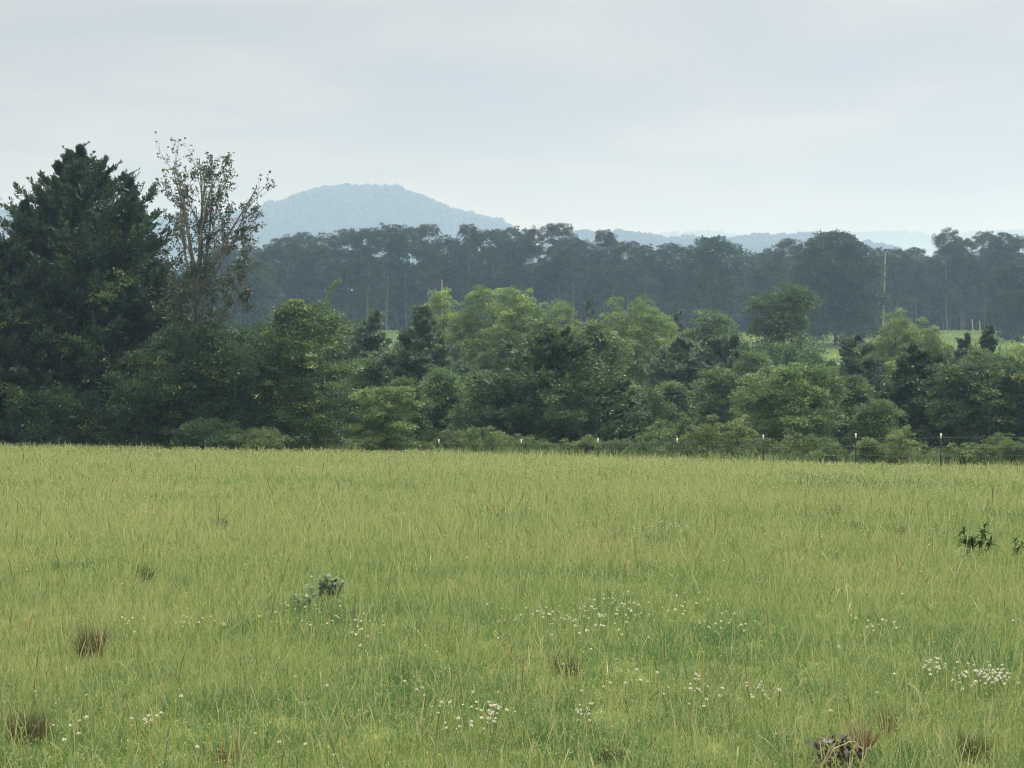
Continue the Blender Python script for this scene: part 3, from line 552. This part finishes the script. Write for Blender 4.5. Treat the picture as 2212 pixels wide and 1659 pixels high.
# ------------------------------------------------------------------ the far wood: pines beyond the pasture
def pine_proto(seed, H=22., Wd=7.5, base=.42, flat=False):
    r = np.random.default_rng(seed); f = Buf(); tb = Buf()
    z = np.linspace(-.4, H * .95, 9); off = np.cumsum(r.normal(0, .10, (9, 2)), 0); off[:2] = 0
    tb.tube(np.column_stack([off, z]), .27 * np.linspace(1.1, .22, 9), 7)
    L = []; rd = Wd * r.uniform(.34, .46); hd = H * r.uniform(.085, .14)
    spec = [(0, 0, H - hd, rd, hd)]
    for i in range(6):                                                  # rounded masses round the main dome
        a = i * 2.399 + r.uniform(-.6, .6); q = r.uniform(1.1, 2.1); d = Wd / 2 * r.uniform(.35, .95); spec.append((math.cos(a) * d, math.sin(a) * d, H * r.uniform(.68, .93) - q * .6, q, q * r.uniform(.6, .9)))
    for i in range(16):                                                 # thinner tiers further down
        a = i * 2.399 + r.uniform(-.6, .6); q = r.uniform(.9, 1.6); d = Wd / 2 * r.uniform(.25, .9); spec.append((math.cos(a) * d, math.sin(a) * d, H * (base + (.8 - base) * r.random()), q * 1.15, q * .6))
    for (cx, cy, cz, q, qz) in spec:
        L.append([cx, cy, cz, q, q, qz]); c = np.array([cx, cy, cz]); d = math.hypot(cx, cy)
        p0 = np.array([np.interp(cz - d * .4, z, off[:, 0]), np.interp(cz - d * .4, z, off[:, 1]), cz - d * .4]); tb.tube(np.array([p0, (p0 + c) / 2 + [0, 0, -.15], c]), [.07, .05, .02], 4)
    for i in range(8):                                                  # dead lower limbs
        zz_ = H * r.uniform(.2, base + .05); a = r.uniform(0, 6.28); l = r.uniform(.8, 2.4)
        tb.tube(np.array([[0, 0, zz_], [math.cos(a) * l, math.sin(a) * l, zz_ + r.uniform(-.4, .3)]]), [.045, .012], 3)
    crown(f, r, L, 470, 24, .60, .58, .28, .0, .8, .42, .55, .4, (.5, 1.05))
    return f.mesh('crown', G_PINE), tb.mesh('trunk', PINE_BARK)
PROT = [pine_proto(200 + k, 22, (7.5, 8.5, 6.5, 9.0, 7.0, 8.0)[k], (.32, .26, .38, .34, .24, .30)[k], False) for k in range(6)]
def pine(x, ytop, Y, k, wf, label, group):
    p = at(x, ytop, Y); g = float(gz(p[0], Y)); H = p[2] - g
    o = thing('pine_tree', label, 'pine', (p[0], Y, g), group)
    o.scale = (H / 22 * wf, H / 22 * wf, H / 22); o.rotation_euler = (0, 0, (x * 1.37) % 6.28)
    for nm, me in zip(('crown', 'trunk'), PROT[k]):
        c = bpy.data.objects.new(nm, me); SC.collection.objects.link(c); c.parent = o
ordw = ['first', 'second', 'third', 'fourth', 'fifth', 'sixth', 'seventh', 'eighth', 'ninth', 'tenth', 'eleventh', 'twelfth', 'thirteenth']
segs = [('under the blue mountain slope', [(590, 525), (622, 512), (655, 501), (700, 507), (750, 497), (792, 494), (835, 482), (878, 492), (925, 484), (965, 512)]),
        ('right of the mountain', [(1012, 487), (1058, 497), (1102, 488), (1150, 494), (1205, 482), (1236, 510), (1305, 499), (1352, 522), (1396, 526), (1420, 545)]),
        ('between the open hardwood and the oak', [(1640, 552), (1672, 535), (1705, 518), (1740, 540)]),
        ('right of the utility pole', [(1895, 532), (1935, 538), (1978, 534), (2045, 497), (2078, 518), (2128, 501), (2172, 500), (2212, 515)])]
i = 0
for where, row in segs:
    for q, (x, yt) in enumerate(row):
        pine(x, yt, 402 + (i * 7 % 17), i % 6, 1.0 + .25 * math.sin(i * 2.3), f'tall hazy pine, {ordw[q]} from the left of those {where}', 'pines along the skyline'); i += 1
rr_ = np.random.default_rng(31)
for k, x in enumerate(np.linspace(470, 2290, 76)):
    if 1480 < x < 1590: continue
    pine(x + rr_.uniform(-14, 14), rr_.uniform(525, 600), 422 + rr_.uniform(-8, 14), int(rr_.integers(6)), rr_.uniform(.95, 1.3), 'shaded pine standing deeper in the far wood, behind the skyline pines', 'pines deeper in the far wood')
B('hardwood_tree', 'open-crowned hardwood with sky showing through, between pines and oak', 1535, 513, 392, 185, G_OAK, 'round', 17, .17, .8, 420, 30, 1.3, .75, .25, t0=.25, extra=((-45, 530, 60, 50), (35, 530, 90, 60), (75, 560, 50, 50)))
B('oak_tree', 'huge round oak standing alone on the far pasture', 1805, 500, 345, 222, G_OAK, 'round', 24, .17, .85, 900, 34, 1.15, .62, .12, t0=.26, extra=((-60, 560, 90, 80), (60, 555, 90, 80), (0, 690, 190, 60)))
B('broadleaf_tree', 'dark rounded tree at the right edge beyond the far pasture', 2190, 560, 350, 130, G_OAK, 'round', 15, .2, .9, 420, 32, 1.1, .6, .06, t0=.26)
B('broadleaf_tree', 'hazy rounded tree at the left end of the far wood', 545, 560, 370, 130, G_OAK, 'round', 15, .2, .9, 380, 30, 1.3, .7, .05, t0=.3)
for (x, yt, w, lab) in ((640, 640, 150, 'dim thicket under the pines behind the left clump'), (1120, 650, 200, 'dim thicket under the pines behind the sycamores'), (1440, 640, 170, 'dim thicket under the pines left of the hardwood'), (1650, 640, 120, 'dim thicket under the pines left of the oak')):
    B('thicket', lab, x, yt, 415, w, G_OAK, 'bush', 12, .2, .7, 260, 26, 1.4, .8, 0, t0=.1, cat='thicket')
def far_woods():
    r = np.random.default_rng(41); n = 5200; x = r.uniform(-270, 270, n); y = r.uniform(440, 490, n); h = np.where(r.random(n) < .4, r.uniform(-.5, 4, n), r.uniform(.5, 15.5, n))
    C = np.stack([x, y, gz(x, y) + h], 1); per = 60; v = rdir(r, n * per); R = np.repeat(r.uniform(1.6, 3.4, n), per)
    P = np.repeat(C, per, 0) + v * R[:, None]; f = Buf()
    f.leaves(P, unit(rdir(r, n * per)), unit(v + UP * .5), np.full(n * per, 1.3), np.full(n * per, .8), np.repeat(r.uniform(0, .6, n), per))
    setting(f.build('woods', G_FAR), 'stuff', 'dark depth of the far wood behind the pine trunks')
far_woods()

# ------------------------------------------------------------------ utility poles, pasture posts
def utility_pole(xb, yb, xt, yt, Y, label):
    a = at(xb, yb, Y); t = at(xt, yt, Y); g = float(gz(a[0], Y)); o = thing('utility_pole', label, 'utility pole', (a[0], Y, g))
    H = t[2] - g; dx = t[0] - a[0]; b = Buf(); zs = np.linspace(-.5, H, 8); b.tube(np.column_stack([dx * zs / H, zs * 0, zs]), np.linspace(.2, .125, 8), 10)
    b.tube(np.array([[dx, 0, H], [dx, 0, H + .01]]), [.125, .001], 10); b.build('pole', POLE_WOOD, o)
    q = Buf(); q.tube(np.array([[dx, 0, H], [dx, 0, H + .12], [dx, 0, H + .24]]), [.05, .07, .03], 8); q.build('insulator', CERAMIC, o)
    q = Buf(); q.tube(np.array([[dx * .84 + .13, -.12, H * .82], [dx * .84 + .13, -.12, H * .86]]), [.05, .05], 6); q.build('bracket', CERAMIC, o)
    return np.array([a[0] + dx, Y, g + H + .2])
pA = utility_pole(1906, 715, 1912, 549, 352, 'leaning wooden utility pole beside the big oak')
pB = utility_pole(955, 720, 955, 606, 380, 'far utility pole with only its top showing above the sycamores')
def power_line(a, b_, sag, label):
    o = thing('power_line', label, 'cable', ((a + b_) / 2).tolist()); t = np.linspace(0, 1, 24)[:, None]; p = a + (b_ - a) * t; p[:, 2] -= (4 * sag * t * (1 - t))[:, 0]
    b = Buf(); b.tube(p - (a + b_) / 2, np.full(24, .012), 4); b.build('wire', WIRE, o)
power_line(pB, at(470, 628, 395), 1.0, 'faint overhead cable running left from the far utility pole')
for x, yt, yb, lab in ((2102, 690, 716, 'leaning pale wooden post at the top edge of the far pasture'), (2118, 692, 716, 'shorter pale post right of the leaning one on the far pasture')):
    Y = 388.; a = at(x, yt, Y); g = float(gz(a[0], Y)); o = thing('wooden_post', lab, 'post', (a[0], Y, g)); H = a[2] - g; b = Buf()
    l = -.25 if 'leaning' in lab else .08; zs = np.linspace(-.3, H, 4); b.tube(np.column_stack([l * zs / H, zs * 0, zs]), [.15, .14, .13, .12], 8, .5); b.tube(np.array([[l, 0, H], [l, 0, H + .02]]), [.12, .001], 8); b.build('shaft', PALE_WOOD, o)

# ------------------------------------------------------------------ wire fence on steel posts
def fence():
    posts = [(650, 948), (793, 945), (948, 949), (1126, 949), (1292, 947), (1463, 946), (1649, 939), (1849, 936), (2033, 936), (2236, 934)]
    Ys = np.interp([p[0] for p in posts], [650, 793, 2033, 2236], [86, 84.5, 71, 68.8]); tops = [at(x, y, Y) for (x, y), Y in zip(posts, Ys)]
    o = thing('wire_fence', 'wire fence on dark steel posts with white tips along the meadow edge', 'fence', tops[5] * np.array([1, 1, 0]) + np.array([0, 0, float(gz(tops[5][0], tops[5][1]))]))
    off = np.array(o.location)
    for k, p in enumerate(tops):
        if k == 0: continue
        g = float(gz(p[0], p[1])); h = p[2] - g; q = p - off; b = Buf(); zb = g - .35 - off[2]; zt = q[2] - .20
        rot = .25
        b.box((q[0], q[1], (zb + zt) / 2), (.050, .012, zt - zb)); b.box((q[0], q[1] + .026, (zb + zt) / 2), (.012, .040, zt - zb))
        for s_ in np.arange(zb + .5, zt, .075): b.box((q[0], q[1] - .010, s_), (.016, .008, .03))
        po = b.build('post', POST_GREEN, o)
        w = Buf(); w.box((q[0], q[1], q[2] - .10), (.056, .016, .20)); w.box((q[0], q[1] + .028, q[2] - .10), (.015, .042, .20)); w.build('white_tip', POST_WHITE, po)
    for j, dz in enumerate((.155, .50, .84)):
        pts = []
        for a, c in zip(tops[:-1], tops[1:]):
            t = np.linspace(0, 1, 8)[:-1, None]; seg = a + (c - a) * t; seg[:, 2] -= (.05 * 4 * t * (1 - t))[:, 0] * (1 + .3 * math.sin(j * 3 + a[0])); pts.append(seg)
        P = np.vstack(pts + [tops[-1][None]]); P[:, 2] -= dz; P[:, 1] -= .016; P = P - off; b = Buf(); b.tube(P, np.full(len(P), .0038), 4)
        for q in range(len(P) - 1):
            for u in (.25, .75):
                c = P[q] + (P[q + 1] - P[q]) * u; b.box(c, (.05, .006, .006)); b.box(c, (.006, .006, .045))
        b.build('wire', WIRE, o)
fence()

# ------------------------------------------------------------------ meadow grass
patch_green = [(1540, 1385, 130, 30), (2110, 1425, 110, 40), (520, 1362, 50, 22), (380, 1092, 60, 9), (40, 1062, 90, 26), (1090, 1130, 90, 16), (840, 1480, 120, 40), (760, 1335, 120, 30), (1900, 1640, 60, 25),
               (1250, 1640, 160, 25), (640, 1330, 80, 20), (2200, 1130, 50, 25), (1790, 1040, 90, 12), (170, 1230, 60, 14), (270, 1480, 90, 30), (560, 1560, 120, 40), (1420, 1180, 60, 10), (1980, 1040, 70, 14)]
patch_red = [(1180, 1440, 80, 22), (1330, 1510, 60, 22), (1760, 1220, 70, 22), (1300, 1190, 60, 12), (1880, 1250, 70, 20), (2140, 1030, 70, 8), (1550, 1480, 60, 30), (60, 1370, 40, 20)]
def patch_w(X, Y, Z, lst):
    w = np.zeros(len(X)); xd = CX + FPX * X / Y; yd = HY - FPX * (Z - EYE) / Y
    for (cx, cy, sx, sy) in lst:
        c = ground_at(cx, cy); e1 = ground_at(cx + sx, cy); e2 = ground_at(cx, cy - sy); ax = abs(e1[0] - c[0]); ay = abs(e2[1] - c[1])
        q = ((X - c[0]) / ax) ** 2 + ((Y - c[1]) / ay) ** 2; w = np.maximum(w, np.exp(-q))
    return w
def meadow_points(r, n, y0=4.6, y1=100., margin=1.22):
    Y = y0 * (y1 / y0) ** r.random(n); X = (r.random(n) - .5) * (Y * 2212 / FPX * margin + 1.6); return X, Y
TUFTS = [(195, 1428, 50), (55, 1612, 64), (475, 1150, 24), (1803, 1122, 30), (1942, 1170, 28), (2105, 1650, 54), (310, 1262, 34), (1225, 1462, 40), (1815, 1668, 66), (700, 1302, 50), (2112, 1212, 40), (650, 1318, 40)]
def grass():
    r = np.random.default_rng(61); n = 1500000; X, Y = meadow_points(r, n); Z = gz(X, Y)
    edge = np.interp((X / Y) * FPX + CX, [0, 793, 2033, 2212], [90, 85, 72.5, 70.5])
    ok = Y < edge + 3
    for (cx, cy, rp) in TUFTS:
        c = ground_at(cx, cy); q = ((X - c[0]) ** 2 + (Y - c[1] + .1) ** 2) ** .5 / (rp * c[1] / FPX); ok &= (q > 1) | (r.random(n) > .72 - .5 * np.clip(q, 0, 1))
    X, Y, Z, edge = X[ok], Y[ok], Z[ok], edge[ok]; n = len(X)
    gw = patch_w(X, Y, Z, patch_green); rw = patch_w(X, Y, Z, patch_red)
    big = vnoise(X, Y, 4.5, 3) * .6 + vnoise(X, Y, 1.3, 4) * .4; fine = vnoise(X, Y, .35, 5)
    dist = sstep(9, 38, Y)
    t = .37 + .10 * dist + (big - .5) * .40 + (fine - .5) * .24 + r.normal(0, .24, n) - gw * .36 + rw * .10 + (vnoise(X, Y, 2.1, 41) - .5) * .22
    h = (.085 + .115 * dist) * (.5 + .8 * r.random(n)) * (.75 + .5 * big) * (.45 + 1.1 * vnoise(X, Y, .22, 6)) * (1 - .1 * gw)
    dead = r.random(n) < .02 + .22 * rw + .07 * sstep(.55, .8, vnoise(X, Y, 3.2, 43)); t = np.where(dead, r.uniform(.80, 1.0, n), t)
    straw = r.random(n) < (.05 + .06 * dist) * (.3 + 2.6 * sstep(.42, .75, vnoise(X, Y, 5.5, 31)) + .8 * vnoise(X, Y, .9, 32)); t = np.where(straw, r.uniform(.62, .88, n), t)
    t = np.clip(t, 0, 1)
    px = Y / FPX; w = np.maximum(.0036, px * 1.15) * r.uniform(.7, 1.4, n)
    a = r.random(n) * 2 * np.pi; Dh = np.stack([np.cos(a), np.sin(a) * .8, np.zeros(n)], 1); sa = r.random(n) * 2 * np.pi
    side = np.stack([np.cos(sa), np.sin(sa) * .6, np.zeros(n)], 1)
    th0 = np.abs(r.normal(0, .32, n)); bend = r.gamma(1.7, .42, n)
    P = np.stack([X, Y, Z - .02], 1); b = Buf(); nr = Y < 17
    b.strips(P[nr], Dh[nr], h[nr] * 1.15, th0[nr], bend[nr], w[nr], side[nr], [.8, 1, .75, .1], t[nr])
    fr = ~nr; b.strips(P[fr], Dh[fr], h[fr] * 1.1, th0[fr], bend[fr], w[fr], side[fr], [.8, 1, .12], t[fr])
    # taller flowering stalks with seed heads
    n = 26000; X, Y = meadow_points(r, n); edge = np.interp((X / Y) * FPX + CX, [0, 793, 2033, 2212], [90, 85, 72.5, 70.5])
    ok = (Y < edge + 2.5) & (r.random(n) < .25 + .75 * vnoise(X, Y, 3, 8)); X, Y, edge = X[ok], Y[ok], edge[ok]; n = len(X); Z = gz(X, Y)
    h = (.20 + .16 * sstep(8, 30, Y)) * r.uniform(.7, 1.5, n) * np.where(Y > edge - 4, 1.15, 1); px = Y / FPX; a = r.random(n) * 2 * np.pi; Dh = np.stack([np.cos(a), np.sin(a), np.zeros(n)], 1)
    sa = r.random(n) * np.pi * 2; side = np.stack([np.cos(sa), .4 * np.sin(sa), np.zeros(n)], 1); th0 = np.abs(r.normal(0, .16, n)); bend = r.gamma(1.3, .28, n)
    kind = r.random(n); t = np.where(kind < .5, r.uniform(.45, .75, n), np.where(kind < .92, r.uniform(.7, .9, n), r.uniform(.94, 1., n)))
    P = np.stack([X, Y, Z - .02], 1); w = np.maximum(.0026, px * .95)
    b.strips(P, Dh, h, th0, bend, w, side, [.7, .7, .7, 1.5, 1.7, .2], t)
    # loose seed panicles catching the light
    n = 130000; X, Y = meadow_points(r, n); edge = np.interp((X / Y) * FPX + CX, [0, 793, 2033, 2212], [90, 85, 72.5, 70.5]); ok = (Y < edge + 1) & (r.random(n) < .2 + .8 * vnoise(X, Y, 2.2, 14)); X, Y = X[ok], Y[ok]; n = len(X)
    hz_ = (.085 + .115 * sstep(9, 38, Y)) * r.uniform(.75, 1.45, n); P = np.stack([X, Y, gz(X, Y) + hz_], 1); px = Y / FPX
    for k in range(2):
        b.leaves(P + rdir(r, n) * np.maximum(.006, px * 1.5)[:, None], unit(rdir(r, n) + UP * .6), unit(rdir(r, n) + UP * .5), np.maximum(.012, px * 4.2) * r.uniform(.6, 1.3, n), np.maximum(.0045, px * 1.9), np.clip(r.normal(.70, .12, n), .3, .92))
    # rank grass fringe at the far edge under the trees
    n = 12000; xd = r.uniform(-150, 2360, n); Y = np.interp(xd, [0, 793, 2033, 2212], [89, 85, 72.5, 70.5]) + r.normal(1.5, 1.6, n); X = (xd - CX) * Y / FPX; Z = gz(X, Y)
    h = r.uniform(.3, .62, n) * (.7 + .6 * vnoise(X, Y, 1.2, 9)) * np.where(xd < 640, 1.35, 1.0); a = r.random(n) * 6.28; Dh = np.stack([np.cos(a), np.sin(a), np.zeros(n)], 1)
    kind = r.random(n); t = np.where(kind < .6, r.uniform(.1, .5, n), np.where(kind < .8, r.uniform(.6, .85, n), r.uniform(.93, .99, n)))
    b.strips(np.stack([X, Y, Z - .02], 1), Dh, h, np.abs(r.normal(0, .2, n)), r.gamma(1.5, .4, n), np.full(n, .026), np.stack([np.ones(n), np.zeros(n), np.zeros(n)], 1), [.8, 1, .8, .15], t)
    setting(b.build('meadow_grass', G_GRASS), 'stuff', 'long yellow-green meadow grass covering the whole field')
grass()

def pasture_grass():
    r = np.random.default_rng(62); n = 60000; Y = r.uniform(300, 404, n); X = (r.random(n) - .5) * Y * .66; Z = gz(X, Y)
    h = r.uniform(.25, .6, n); a = r.random(n) * 6.28; Dh = np.stack([np.cos(a), np.sin(a), np.zeros(n)], 1); b = Buf()
    b.strips(np.stack([X, Y, Z - .03], 1), Dh, h, np.abs(r.normal(0, .3, n)), r.gamma(1.5, .3, n), np.full(n, .32), np.stack([np.ones(n), np.zeros(n), np.zeros(n)], 1), [.9, 1, .3], np.clip(r.normal(.38, .1, n) + (vnoise(X, Y, 12, 3) - .5) * .3, 0, .8))
    setting(b.build('pasture_grass', G_GRASS), 'stuff', 'smooth bright green grass of the far pasture beyond the trees')
pasture_grass()

# clover and small yellow flowers scattered through the sward
def flowers():
    r = np.random.default_rng(71)
    C = [(2135, 1512, 70, 18, 80), (2030, 1490, 36, 12, 22), (1250, 1375, 140, 28, 60), (1340, 1345, 80, 14, 34), (1560, 1388, 90, 10, 16), (1620, 1037, 50, 4, 130), (860, 1141, 42, 3, 30), (1440, 1165, 50, 6, 36),
         (310, 1132, 16, 3, 22), (120, 1115, 60, 8, 14), (1060, 1595, 50, 16, 26), (1260, 1590, 26, 8, 12), (330, 1610, 60, 22, 9), (150, 1640, 20, 10, 5), (1890, 1382, 40, 8, 12), (420, 1385, 50, 8, 14), (700, 1370, 60, 18, 12),
         (800, 1402, 60, 16, 16), (1500, 1345, 60, 22, 16), (990, 1622, 20, 8, 6), (280, 1382, 30, 6, 8), (1850, 1075, 60, 3, 24), (1400, 1530, 120, 30, 12), (1520, 1545, 60, 20, 14), (1650, 1550, 60, 14, 12), (620, 1350, 60, 20, 8), (950, 1560, 90, 30, 10), (1700, 1190, 120, 30, 14)]
    pts = []
    for (cx, cy, sx, sy, n) in C:
        for _ in range(n):
            yd = max(cy + r.normal(0, sy * .7), 1015); pts.append(ground_at(cx + r.normal(0, sx * .6), yd))
    X, Y = meadow_points(r, 160, 7.5, 60); pts += [np.array([x, y, float(gz(x, y))]) for x, y in zip(X, Y)]
    P = np.array(pts); n = len(P); b = Buf(); hh = r.uniform(.09, .15, n) + .10 * sstep(10, 40, P[:, 1]); top = P + UP * hh[:, None] + r.normal(0, .012, (n, 3))
    for k in range(2):
        d = np.array([[1, 0, 0], [0, 1, 0]])[k] * .0012; b.quads(P - d, P + d, top + d, top - d, .1)
    per = 30; v = rdir(r, n * per); v[:, 2] = v[:, 2] * .8 + .12; R = np.repeat(r.uniform(.0050, .0098, n), per); C2 = np.repeat(top, per, 0)
    b.leaves(C2 + v * (R * .35)[:, None], unit(v + .35 * rdir(r, n * per) + UP * .2), unit(np.cross(v, rdir(r, n * per))), R * .85, R * .5, np.where(v[:, 2] < -.35, .42, r.uniform(.6, 1, n * per)))
    setting(b.build('white_clover', G_FLOWER), 'stuff', 'white clover heads scattered in drifts through the meadow grass')
    X, Y = meadow_points(r, 900, 7.2, 22); k = (vnoise(X, Y, 1.6, 12) > .58) & (X < Y * .05 + r.normal(0, 1.2, len(X))); X, Y = X[k], Y[k]; n = len(X); Z = gz(X, Y) + r.uniform(.13, .24, n); T = np.stack([X, Y, Z], 1); b = Buf()
    for k in range(2):
        d = np.array([[1, 0, 0], [0, 1, 0]])[k] * .001; b.quads(T - d - [0, 0, .2], T + d - [0, 0, .2], T + d, T - d, .0)
    per = 9; v = rdir(r, n * per); C2 = np.repeat(T, per, 0); b.leaves(C2, unit(v + UP * .3), unit(np.cross(v, rdir(r, n * per))), np.full(n * per, .007), np.full(n * per, .005), r.random(n * per))
    setting(b.build('yellow_flowers', G_YELLOW), 'stuff', 'tiny pale yellow flower heads low in the near grass')
flowers()

# ------------------------------------------------------------------ plants standing out of the meadow
def tuft(x, yb, rpx, hpx, n, lo, hi, label, mat=G_TUFT, red=.0):
    SEED[0] += 1; r = np.random.default_rng(SEED[0]); p = ground_at(x, yb); s = p[1] / FPX; o = thing('grass_tuft', label, 'grass tuft', p, 'dead grass tufts in the meadow'); b = Buf()
    n = int(n * .75)
    a = r.random(n) * 6.28; q = np.sqrt(r.random(n)) * rpx * s * .55; P = np.stack([np.cos(a) * q, np.sin(a) * q, np.full(n, -.02)], 1)
    a2 = a + r.normal(0, .8, n); Dh = np.stack([np.cos(a2), np.sin(a2), np.zeros(n)], 1); h = hpx * s * r.uniform(.45, 1.12, n); sa = r.random(n) * 6.28
    t = lo + (hi - lo) * r.random(n) ** 1.6; h_ = r.random(n) < .3; t = np.where(h_, r.uniform(0, .2, n), t); t = np.where((P[:, 0] > rpx * s * .2) & ~h_, np.clip(t + red, 0, 1), t)
    b.strips(P, Dh, h, np.abs(r.normal(0, .16, n)), r.gamma(1.4, .28, n), np.maximum(.003, s * 1.1) * r.uniform(.7, 1.3, n), np.stack([np.cos(sa), np.sin(sa), np.zeros(n)], 1), [.9, 1, .7, .15], t)
    b.build('blades', mat, o)
tuft(195, 1428, 46, 88, 520, .3, .75, 'reddish-brown dead grass tuft in the lower left of the meadow', red=.35)
tuft(55, 1612, 60, 95, 560, .05, .7, 'dark and reddish grass tuft near the lower left corner', red=.15)
tuft(475, 1150, 20, 44, 200, .05, .4, 'small dark grass tuft in the left middle of the meadow')
tuft(1803, 1122, 26, 36, 200, .2, .6, 'small brown tuft below the seventh fence post')
tuft(1942, 1170, 24, 42, 200, .25, .55, 'faded brown tuft between the seventh and eighth fence posts')
tuft(1855, 1152, 22, 30, 140, .25, .5, 'dull brown low tuft left of the faded one below the seventh fence post')
tuft(2105, 1650, 50, 80, 420, .1, .85, 'brown and grey tuft near the lower right corner')
tuft(310, 1262, 30, 50, 240, .05, .5, 'low dark tuft left of the sage-green plant')
tuft(1225, 1462, 46, 60, 320, .1, .6, 'loose brownish tuft in the middle foreground')
tuft(1920, 1590, 22, 80, 120, .6, 1., 'thin rust-red seed stalks beside the white clover drift')
tuft(490, 1659, 40, 70, 200, .35, .9, 'reddish stalks at the bottom edge of the meadow')
tuft(1320, 1655, 50, 60, 260, .1, .6, 'brown matted tuft at the bottom edge in the middle')

def weed(x, yb, stems, leaf, n_leaf, mat, stem_mat, name, label, wfac=.3, droop=.9, tl=(.1, .9)):
    """stems: list of (dx, dy_top) pixel offsets from the base"""
    SEED[0] += 1; r = np.random.default_rng(SEED[0]); p = ground_at(x, yb); s = p[1] / FPX; o = thing(name, label, 'weed', p); tb = Buf(); f = Buf()
    for (dx, up, db) in stems:
        top = np.array([dx * s, r.uniform(-.05, .05), up * s]); base = np.array([db * s, 0, -.03]); t = np.linspace(0, 1, 6)[:, None]; pts = base + (top - base) * t + np.sin(t * np.pi) * np.array([r.uniform(-.02, .02), 0, 0])
        tb.tube(pts, np.linspace(.006, .003, 6), 5)
        n = n_leaf; u = r.uniform(.42, 1, n); P = base + (top - base) * u[:, None]; a = np.arange(n) * 2.399 + r.uniform(-.3, .3, n); Dh = np.stack([np.cos(a), np.sin(a), np.zeros(n)], 1)
        side = np.stack([-np.sin(a), np.cos(a), np.zeros(n)], 1); L = leaf * r.uniform(.6, 1.2, n) * (1.15 - .35 * u)
        f.strips(P, Dh, L, np.full(n, .85) + r.normal(0, .3, n), np.full(n, droop) * r.uniform(.6, 1.4, n), L * wfac, side, [.25, .9, 1, .6, .08], r.uniform(*tl, n))
    f.build('leaves', mat, o); tb.build('stem', stem_mat, o); return o
weed(2112, 1212, ((-28, 72, -18), (14, 76, 2), (32, 40, 14), (-12, 52, -10)), .13, 50, G_WEED, GREEN_STEM, 'weed', 'dark green leafy weed with drooping leaves in the right of the meadow', .24, 1.5)
weed(2196, 1215, ((0, 52, 0), (12, 40, 6)), .10, 34, G_WEED, GREEN_STEM, 'weed', 'small dark weed at the right edge of the meadow', .24, 1.5, (0, .6))
weed(700, 1302, ((-10, 48, 0), (25, 50, 10), (-30, 36, -10), (42, 44, 16), (5, 58, 4), (15, 34, 5)), .085, 42, G_SAGE, GREEN_STEM, 'weed', 'sage-green woolly plant in the left middle of the meadow', .34, 1.1)
weed(650, 1318, ((-15, 34, 0), (15, 30, 5), (30, 36, 8)), .075, 32, G_SAGE, GREEN_STEM, 'weed', 'lower grey-green plant at the left foot of the sage-green one', .3, 1.1)
def dead_weed():
    r = np.random.default_rng(88); p = ground_at(1815, 1668); o = thing('withered_weed', 'collapsed withered weed with dark curled leaves and straw stems, bottom right', 'weed', p); f = Buf(); n = 150
    a = r.random(n) * 6.28; q = np.sqrt(r.random(n)) * .085; P = np.stack([np.cos(a) * q, np.sin(a) * q * .8, r.uniform(.0, .17, n) * (1 - .45 * (q / .085) ** 2)], 1); Dh = np.stack([np.cos(a), np.sin(a), np.zeros(n)], 1); L = r.uniform(.035, .095, n)
    f.strips(P, Dh, L, r.uniform(.3, 1.3, n), r.uniform(1.0, 2.8, n), L * r.uniform(.14, .34, n), np.stack([-np.sin(a), np.cos(a), r.normal(0, .5, n)], 1), [.3, .9, 1, .8, .55, .1], r.choice([.02, .08, .15, .25, .35, .42, .64], n) + r.uniform(-.02, .05, n))
    f.build('leaves', G_DEAD, o); tb = Buf()
    for (c, w) in (([(-.10, -.10, .02), (-.04, -.12, .12), (.03, -.12, .15), (.08, -.11, .11)], .006), ([(.02, -.13, .0), (.03, -.13, .08), (.04, -.12, .13)], .007), ([(.06, -.1, .10), (.04, -.08, .20), (.02, -.08, .26)], .005),
                   ([(-.10, -.1, .04), (-.06, -.11, .11), (-.01, -.1, .16)], .004), ([(.09, -.1, .0), (.09, -.1, .1), (.13, -.09, .17)], .004), ([(-.05, -.14, 0), (-.05, -.14, .09)], .005)):
        c = np.array(c); tt = np.linspace(0, len(c) - 1, 14); c2 = np.stack([np.interp(tt, np.arange(len(c)), c[:, k]) for k in range(3)], 1) + r.normal(0, .0035, (14, 3)); tb.tube(c2, w * .62 * r.uniform(.6, 1.25, 14), 5)
    tb.build('stem', STRAW, o); g = Buf(); n = 60; a = r.random(n) * 6.28
    g.strips(np.stack([.10 + .03 * np.cos(a), .03 * np.sin(a), np.full(n, .1)], 1), np.stack([np.cos(a), np.sin(a), np.zeros(n)], 1), r.uniform(.08, .16, n), r.uniform(0, .6, n), r.uniform(.2, 1.2, n), np.full(n, .0045), np.stack([np.cos(a + 1), np.sin(a + 1), np.zeros(n)], 1), [1, .8, .2], r.uniform(.5, 1, n))
    g.build('seed_plume', G_TUFT, o)
dead_weed()

# ------------------------------------------------------------------ the hazy air
def haze():
    b = Buf(); z0, z1 = -12.0, 345.0; b.box((0, 3600, (z0 + z1) / 2), (5600, 7700, z1 - z0))
    m, t = new_mat('haze_air'); o = t.nodes.new('ShaderNodeOutputMaterial'); v = t.nodes.new('ShaderNodeVolumePrincipled')
    v.inputs['Color'].default_value = (.435, .655, 1.0, 1); v.inputs['Absorption Color'].default_value = (1, 1, 1, 1); v.inputs['Density'].default_value = .00039; v.inputs['Anisotropy'].default_value = 0.45
    t.links.new(v.outputs[0], o.inputs['Volume'])
    setting(b.build('haze', m), 'stuff', 'pale blue haze filling the valley air')
haze()
